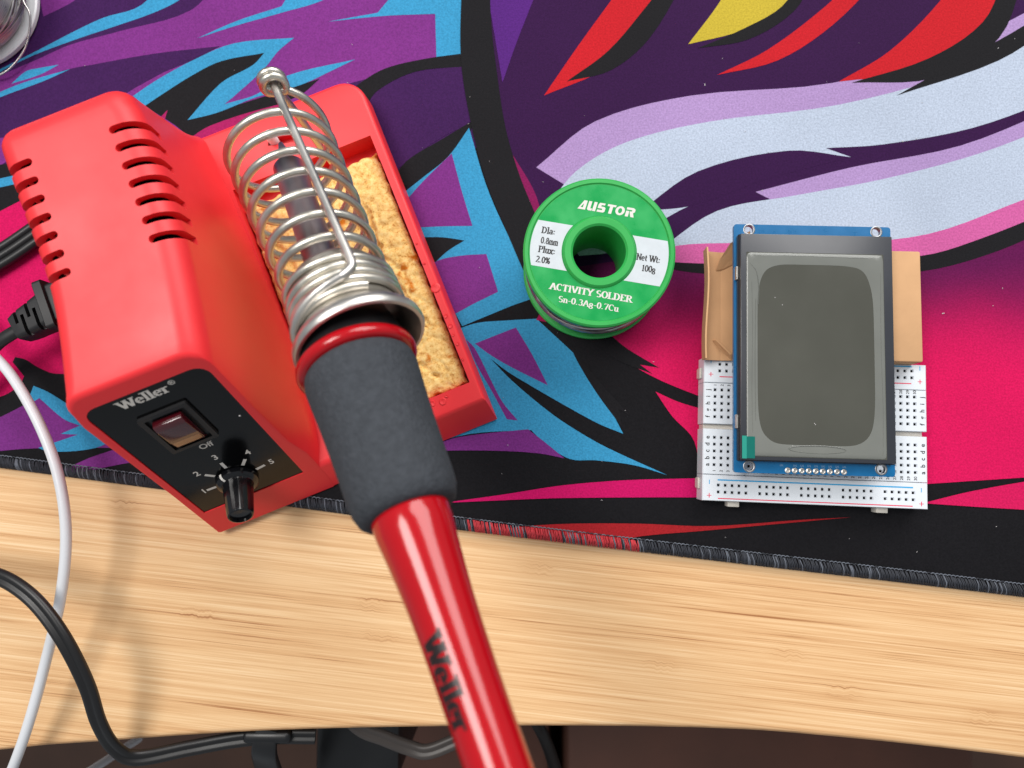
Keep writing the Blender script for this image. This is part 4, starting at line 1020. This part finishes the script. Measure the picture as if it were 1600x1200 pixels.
# open end: floor, bowed outer wall with a fold, torn corner flaps
P = [((0.4, 38 - 38 * i / 10 + .3, 9.0 + .8 * math.sin(i * .7)), (8, 38 - 38 * i / 10 + .3, 8.2)) for i in range(11)]
W_, F = sheet([((-.1 + .5 * math.sin(i * .55), 40.0 - 4.0 * i, 10.9), (.45 + .5 * math.sin(i * .55), 40.0 - 4.0 * i, 10.92)) for i in range(11)], 6.0); link('folded_rim', W_, F, M['card'], CB, 30)
W_, F = sheet([((.75 + .5 * math.sin(i * .55), 39.9 - 3.98 * i, 10.8), (6.4, 39.9 - 3.98 * i, 9.6)) for i in range(11)], .6); link('side_panel', W_, F, M['card_in'], CB, 20)
W_, F = sheet([((6.4, 39.9 - 3.98 * i, 9.6), (15, 39.9 - 3.98 * i, 11.4)) for i in range(11)], .6); link('side_panel', W_, F, M['card_in'], CB, 20)
bm = bmesh.new()
P = [(4.6, 33.0, 11.0), (5.2, 36.2, 13.2), (8.2, 41.6, 16.4), (15.0, 46.0, 17.2), (15.0, 37.5, 12.5), (7.0, 33.6, 11.0)]
vs = [bm.verts.new(p) for p in P] + [bm.verts.new((p[0] + .3, p[1] - .3, p[2] - .5)) for p in P]
n = len(P); bm.faces.new(vs[:n]); bm.faces.new(vs[n:][::-1])
for i in range(n): bm.faces.new((vs[i], vs[(i + 1) % n], vs[n + (i + 1) % n], vs[n + i]))
bm_obj('torn_flap', bm, M['card_in'], CB, 0)
bm = bmesh.new()
P = [(3.2, 7.4, 10.6), (4.4, 7.6, 12.2), (9.5, 2.2, 13.2), (10.5, .3, 11.0)]
vs = [bm.verts.new(p) for p in P] + [bm.verts.new((p[0] - .35, p[1] - .35, p[2] - .3)) for p in P]
n = len(P); bm.faces.new(vs[:n]); bm.faces.new(vs[n:][::-1])
for i in range(n): bm.faces.new((vs[i], vs[(i + 1) % n], vs[n + (i + 1) % n], vs[n + i]))
bm_obj('torn_flap', bm, M['card_in'], CB, 0)

# ================================================================== breadboard
BB = thing('breadboard', 'white solderless breadboard with red and blue rail lines under the display', 'breadboard', (62.3, -17.5, 0), R(-2.25))
BW, BZ = 79.6, 12.0
px_, py_ = 2.454, 2.44
sy = 51.5 / 52.3
def strip(name, y0, y1, hx, hy, z=BZ, x_in=0.0):
    """one moulded strip with square funnel sockets"""
    V, F, I = [], [], []
    def add(vs_, mi):
        b = len(V); V.extend(vs_); F.append(tuple(range(b, b + len(vs_)))); I.append(mi)
    c, h = .62, .40
    xs = sorted([x_in + .35, BW - x_in - .35] + [v for x in hx for v in (x - c, x + c)])
    ys = sorted([y0 + .2, y1 - .2] + [v for y in hy for v in (y - c, y + c)])
    for i in range(len(xs) - 1):
        for j in range(len(ys) - 1):
            xa, xb, ya, yb_ = xs[i], xs[i + 1], ys[j], ys[j + 1]
            xm, ym = (xa + xb) / 2, (ya + yb_) / 2
            if any(abs(x - xm) < .05 for x in hx) and any(abs(y - ym) < .05 for y in hy):
                O_ = [(xm - c, ym - c, z), (xm + c, ym - c, z), (xm + c, ym + c, z), (xm - c, ym + c, z)]
                N1 = [(xm - h, ym - h, z - .45), (xm + h, ym - h, z - .45), (xm + h, ym + h, z - .45), (xm - h, ym + h, z - .45)]
                N2 = [(a, b, z - 3.5) for a, b, _ in N1]
                for k in range(4):
                    l = (k + 1) % 4
                    add([O_[k], O_[l], N1[l], N1[k]], 0); add([N1[k], N1[l], N2[l], N2[k]], 1)
                add(N2, 1)
            else:
                add([(xa, ya, z), (xb, ya, z), (xb, yb_, z), (xa, yb_, z)], 0)
    # rounded rim and walls
    X0, X1, Y0, Y1 = xs[0], xs[-1], ys[0], ys[-1]
    t = [(X0, Y0, z), (X1, Y0, z), (X1, Y1, z), (X0, Y1, z)]
    u = [(x_in, y0 + .03, z - .35), (BW - x_in, y0 + .03, z - .35), (BW - x_in, y1 - .03, z - .35), (x_in, y1 - .03, z - .35)]
    d = [(a, b, 3.6) for a, b, _ in u]
    for k in range(4):
        l = (k + 1) % 4
        add([u[k], u[l], t[l], t[k]], 0); add([d[k], d[l], u[l], u[k]], 0)
    add(d[::-1], 0)
    return link(name, V, F, [M['wplastic'], M['hole']], BB, 0, I)
tx = [4.2 + px_ * i for i in range(30)]
rx = [5.8 + px_ * (6 * g + i) for g in range(5) for i in range(5)]
strip('power_rail', 0, 9.3, rx, [3.15, 5.6])
strip('terminal_strip', 9.38, 25.7, tx, [12.8 + py_ * i for i in range(5)])
strip('terminal_strip', 27.4, 42.3, tx, [30.0 + py_ * i for i in range(5)])
strip('power_rail', 42.38, 51.5, rx, [46.7, 49.15])
box('centre_groove', .5, BW - .5, 25.75, 27.35, 3.6, 9.4, M['wplastic2'], BB)
for x in (10, 63):
    box('joining_tab', x, x + 4.2, -2.1, -.02, 4.4, 8.6, M['wplastic2'], BB, .3, 2)
box('side_tab', -.9, -.02, 4, 8, 4.4, 9, M['wplastic2'], BB, .3, 1)
box('side_tab', -.9, -.02, 44, 48, 4.4, 9, M['wplastic2'], BB, .3, 1)
JB, JR, JT = Join(), Join(), Join()
zl = BZ + .03
def bar(J, x0, x1, y, w=.28): J.add([(x0, y - w / 2, zl), (x1, y - w / 2, zl), (x1, y + w / 2, zl), (x0, y + w / 2, zl)], [(0, 1, 2, 3)])
def vbar(J, x, y0, y1, w=.3, dz=0): J.add([(x - w / 2, y0, zl + dz), (x + w / 2, y0, zl + dz), (x + w / 2, y1, zl + dz), (x - w / 2, y1, zl + dz)], [(0, 1, 2, 3)])
bar(JB, 5.4, BW - 5.2, 7.5, .5); bar(JB, 5.4, BW - 5.2, 50.75, .5); bar(JR, 5.6, BW - 5.4, .95, .36); bar(JR, 5.6, BW - 5.4, 44.6, .36)
for x in (2.5, BW - 2.3):
    for ym, yp in ((6.7, 1.9), (50.2, 45.4)):
        vbar(JB, x, ym - .75, ym + .75); vbar(JR, x, yp - .8, yp + .8); bar(JR, x - .8, x - .11, yp, .22); bar(JR, x + .11, x + .8, yp, .22)
for i, ch in enumerate('abcde'):
    for x in (1.65, BW - 1.6):
        V, F = font_data(ch, 2.3, .02); JT.add(V, F, TR(x, 12.8 + py_ * i, zl, 90))
for i, ch in enumerate('fghij'):
    for x in (1.65, BW - 1.6):
        V, F = font_data(ch, 2.3, .02); JT.add(V, F, TR(x, 30.0 + py_ * i, zl, 90))
for i in range(30):
    for y in (10.7, 41.5):
        V, F = font_data(str(i + 1), 1.5, .015); JT.add(V, F, TR(tx[i], y, zl, 90))
for J_, nm, m_ in ((JB, 'blue_rail_mark', 'blue_line'), (JR, 'red_rail_mark', 'red_line')):
    for f in J_.F: link(nm, [J_.V[k] for k in f], [(0, 1, 2, 3)], M[m_], BB, 0)
JT.link('row_lettering', M['print_k'], BB, 0)['kind'] = 'stuff'

# ================================================================== display module
DM = thing('display_module', 'bare display module on a blue circuit board, screen still under protective film', 'display', (71.0, -7.3, 20.4), R(-1.63))
DWd, DH = 54.9, 87.6
pcb = bm_obj('circuit_board', prism_bm(rrect(0, DWd, 0, DH, 1.0, 4), 0, 1.6), M['pcb'], None, 30)
holes = [(5.3, 1.9 + 0.0), (50.2, 2.2), (5.4, DH - 2.2), (50.0, DH - 2.1)]
boolean(pcb, [bm_obj('cut', prism_bm(circ(1.55, 24), -1, 4, TR(x, y + .3)), M['pcb'], None, 0) for x, y in holes])
pcb.parent = DM
for x, y in holes:
    lathe('mounting_hole', [(1.5, -.05), (2.1, -.05), (2.1, 1.66), (2.0, 1.72), (1.65, 1.72), (1.5, 1.64)], M['tin'], pcb, 28, True, T=TR(x, y + .3))
for i in range(9):
    lathe('solder_pad', [(0, 1.5), (1.05, 1.62), (1.0, 1.8), (.62, 1.95), (.5, 1.9), (.45, 1.68), (0, 1.66)], M['steel2'], pcb, 14, T=TR(18.4 + 2.39 * i, 1.2))
J = Join(); random.seed(2)
for i in range(9):
    for k in range(3):
        x = 18.0 + 2.39 * i + k * .42 - (2.2 if i == 0 else 0); J.add([(x, 2.6, 1.63), (x + .12, 2.6, 1.63), (x + .12, 3.3, 1.63), (x, 3.3, 1.63)], [(0, 1, 2, 3)])
        J.add([(x + .14, 2.6 + .3 * (k % 2), 1.63), (x + .3, 2.6 + .3 * (k % 2), 1.63), (x + .3, 2.74 + .3 * (k % 2), 1.63), (x + .14, 2.74 + .3 * (k % 2), 1.63)], [(0, 1, 2, 3)])
J.link('silkscreen', mat('faded_silkscreen', (120, 150, 180), .6), pcb, 0)['kind'] = 'stuff'
box('pin_header', 16, 40, .4, 2.0, -8.3, -.05, M['black'], DM, .1, 1)
LX0, LX1, LY0, LY1 = 1.25, 53.4, 4.45, 83.0
lcd = bm_obj('glass_panel', box_bm(LX0, LX1, LY0, LY1, 1.75, 5.6, .25, 2), M['slate'], DM, 30)
box('backlight_frame', LX0 - .35, LX1 + .2, LY0 - .3, LY1 + .15, 1.63, 4.2, M['lcdside'], DM, .15, 1)
for y in (17.5, 69.5): box('frame_clip', LX0 - 1.0, LX0 - .3, y - 2.4, y + 2.4, 1.62, 3.6, M['steel2'], DM, .15, 1)
zf = 5.62
SX0, SX1, SY0, SY1 = 3.2, 50.3, 5.7, 76.5
P = rrect(SX0, SX1, SY0, SY1, .3, 3)
bm_obj('screen', prism_bm(P, 5.58, 5.66), M['screen'], lcd, 0)
# film: stuck down in the middle, lifted round the border
V, F = [], []; n = 96
def sup(a, cx, cy, rx_, ry_, e): 
    c, s = math.cos(a), math.sin(a)
    return (cx + rx_ * math.copysign(abs(c) ** (2 / e), c), cy + ry_ * math.copysign(abs(s) ** (2 / e), s))
cx, cy = 26.7, 41.5
rings = [(19.7, 31.2, 6.0, .02), (20.1, 31.7, 6.5, .09), (21.0, 32.8, 9, .16), (22.4, 33.8, 16, .20), (22.9, 34.9, 60, .22), (23.3, 35.2, 60, .03)]
for rx_, ry_, e, dz in rings:
    for i in range(n):
        a = 2 * math.pi * i / n
        x, y = sup(a, cx, cy, rx_, ry_, e)
        x += .35 * noise.noise(Vector((math.cos(a) * 1.5, math.sin(a) * 1.5, rx_ * .2))) * (1 if dz < .17 else .2)
        y += -.4 + (.25 * noise.noise(Vector((math.cos(a) * 2, math.sin(a) * 2, 4))))
        if x < SX0 + .1: x = SX0 + .1
        V.append((x, max(y, SY0 + .15), 5.69 + dz + .05 * noise.noise(Vector((x * .25, y * .25, 1)))))
for k in range(len(rings) - 1):
    for i in range(n):
        j = (i + 1) % n; F.append((k * n + i, (k + 1) * n + i, (k + 1) * n + j, k * n + j))
link('protective_film', V, F, M['film'], lcd, 60)
def crease(P, r=.11): tube('film_crease', catmull(P, 6), r, M['film'], lcd, 6)
crease([(27 + 9.6 * math.cos(R(a)), 8.6 + 1.3 * math.sin(R(a)) - .02 * math.cos(R(a)), 5.92) for a in range(0, 361, 30)], .13)
crease([(5.2, 14, 5.88), (5.0, 30, 5.9), (5.25, 50, 5.9), (5.0, 66, 5.88)], .1)
crease([(6.2, 18, 5.88), (6.1, 40, 5.9), (6.4, 60, 5.88)], .07)
crease([(5.2, 75.2, 5.88), (20, 75.4, 5.9), (40, 75.1, 5.9), (48.5, 75.2, 5.88)], .1)
crease([(48.9, 7.2, 5.88), (49.2, 24, 5.9), (48.9, 45, 5.9), (49.2, 70, 5.88)], .1)
crease([(4.4, 72.5, 5.88), (6.6, 69.5, 5.92), (7.4, 64.0, 5.9), (7.2, 58, 5.86)], .09)
tb = box('pull_tab', 1.75, 5.9, 5.0, 12.4, 5.9, 6.0, M['tab'], lcd)
box('tab_fold', 1.55, 3.1, 4.9, 12.6, 6.02, 6.1, M['tab2'], tb)
J = Join(); random.seed(9)
for x, y in ((11.5, 60.5), (24.9, 17.0), (17.2, 9.6), (24.6, 17.4), (14, 58)):
    V, F = lathe_data([(0, 0), (.16, .02), (.12, .1), (0, .12)], 8); J.add(V, F, TR(x + 1.5, y, 5.66))
d_ = J.link('dust', M['lint'], lcd, 0); d_['kind'] = 'stuff'

# ================================================================== cords and cables
def P3(L): return [tuple(p) for p in L]
PC = thing('power_cord', 'black plug and cord pushed into the left side of the red station', 'power cord', SO, SA)
py = 96.5
def rr(w, h): return rrect(-w, w, -h, h, min(w, h) * .7, 3)
xs_ = [(-.5, 6.6, 6.4), (-5.5, 6.6, 6.4), (-6.5, 6.2, 6.0)]
V, F = sweep_data([(-18.5, py, 20), (-18.7, py, 20), (-21.6, py, 20), (-21.9, py, 20)], rrect(-9.0, 9.0, -7.6, 7.6, 1.2, 3), up=(0, 0, 1), scale=[.96, 1, 1, .96])
link('plug_flange', V, F, M['satin'], PC, 40)
V, F = sweep_data([(2, py, 20), (-18.6, py, 20)], rrect(-7.2, 7.2, -6.2, 6.2, 1.2, 3), up=(0, 0, 1)); link('plug_body', V, F, M['satin'], PC, 40)
J = Join()
prof = rrect(-5.6, 5.6, -5.2, 5.2, 2.0, 4)
V, F = sweep_data([(-21.3 - i * 2.3, py - .5 - i * .35, 20) for i in range(7)], prof, up=(0, 0, 1), scale=[1.15, 1.1, 1.05, 1.0, .96, .9, .8]); 
relief = link('strain_relief', V, F, M['satin'], PC, 40)
cutn = []
for i in range(2):
    for s in (-1, 1):
        x = -24.8 - i * 5.0 - (2.5 if s > 0 else 0)
        cutn.append(bm_obj('cut', box_bm(x - .65, x + .65, (py - .5 - i * .4) + (-1.2 if s > 0 else -9), (py - .5 - i * .4) + (9 if s > 0 else 1.2), 22.6, 40, .0), M['black'], None, 0))
relief.parent = None
boolean(relief, cutn); relief.parent = PC
cp = catmull([(-34, py - 2, 20), (-46, py - 4, 18.5), (-58, py - 9, 13), (-80, py - 20, 8), (-120, py - 30, 7)], 8)
tube('cord', cp, 2.4, M['bcable'], PC, up=(0, 0, 1), prof=[(a, b * .62) for a, b in circ(2.5, 16)])

tw = catmull([(-150, 96, 8), (-172, 92.5, 7.0), (-184, 86.5, 6.6), (-198.7, 76.2, 6.5), (-215, 66, 6.5), (-240, 50, 6.5)], 8)
J = Join()
for s in (-1, 0, 1):
    V, F = sweep_data([Vector(p) for p in tw], [(a + s * 3.0, b) for a, b in circ(1.75, 10)], up=(0, 0, 1)); J.add(V, F)
o = J.link('flat_cord', M['bcable'], None, 60); tag(o, 'flat black ribbed cord lying behind the station plug at the left edge', 'cord')

def lift(x, y, z, z0): return (x * (274 - z) / (274 - z0), y * (274 - z) / (274 - z0), z)
wc = catmull([(-215, 60, 10), (-200, 41, 18)] + [lift(x, y, z, 20) for x, y, z in ((-193, 35.5, 20), (-184.2, 26.2, 22), (-173.9, 10.2, 24), (-165.9, -7.9, 24), (-161.8, -28, 23), (-162.3, -49.9, 20), (-166.6, -73.7, 16), (-171, -92.9, 12), (-175.6, -107.6, 7), (-180, -118, -2))] + [(-188, -135, -30), (-190, -140, -90)], 8)
o = tube('white_cable', wc, 1.8, M['wcable'], None, 16); tag(o, 'round white cable curving over the left end of the desk', 'cable')
bc = catmull([(-222, -36, 22)] + [lift(x, y, z, 12) for x, y, z in ((-206, -40.5, 25), (-194.8, -43.7, 27), (-185.2, -47.5, 29), (-175.4, -54.9, 30), (-165.4, -67.1, 29), (-156.4, -82.5, 24), (-151.2, -95.6, 17), (-145.1, -104.0, 9), (-137, -107.2, 4))] + [(-125, -109.0, -1), (-110, -107.2, -4), (-96, -106.4, -6), (-80, -107, -8)], 8)
o = tube('black_cord', bc, 2.0, M['bcable'], None, up=(0, 0, 1), prof=figure8(1.48)); tag(o, 'black two-core cord crossing over the white cable and looping past the desk edge', 'cord')
CC = thing('cable_clip', 'black clip hanging at the desk front edge where the black cord ends', 'clip', (-97, -107, -18))
st_p = catmull([(0, 4, 14), (-1, -2.5, 13.5), (-2, -9, 9), (-4, -22, -6), (-6, -40, -30)], 6)
tube('clip_strap', st_p, 4, M['black'], CC, up=(0, 0, 1), prof=rrect(-4.2, 4.2, -1.2, 1.2, .8, 3), scale=[1.0 + .35 * (i / (len(st_p) - 1)) for i in range(len(st_p))])
box('clip_head', -9, 9, -1.2, 3.5, 10.5, 15.5, M['black'], CC, 1.8, 3)
gc = catmull([(-78, -98, -24), (-68, -110, -26), (-58, -115, -28), (-48, -119.5, -30), (-41, -121, -30), (-32, -118, -30), (-20, -112, -30), (-5, -100, -32)], 8)
o = tube('grey_cord', gc, 2.2, M['gcable'], None, up=(0, 0, 1), prof=figure8(1.6)); tag(o, 'grey two-core cord sagging below the desk edge behind the iron handle', 'cord')
LG = thing('desk_support', 'black support below the desk front edge', 'support', (-70, -110, -60))
box('upright', -24, 14, -34, 30, -600, 4, M['black'], LG, 4, 2)
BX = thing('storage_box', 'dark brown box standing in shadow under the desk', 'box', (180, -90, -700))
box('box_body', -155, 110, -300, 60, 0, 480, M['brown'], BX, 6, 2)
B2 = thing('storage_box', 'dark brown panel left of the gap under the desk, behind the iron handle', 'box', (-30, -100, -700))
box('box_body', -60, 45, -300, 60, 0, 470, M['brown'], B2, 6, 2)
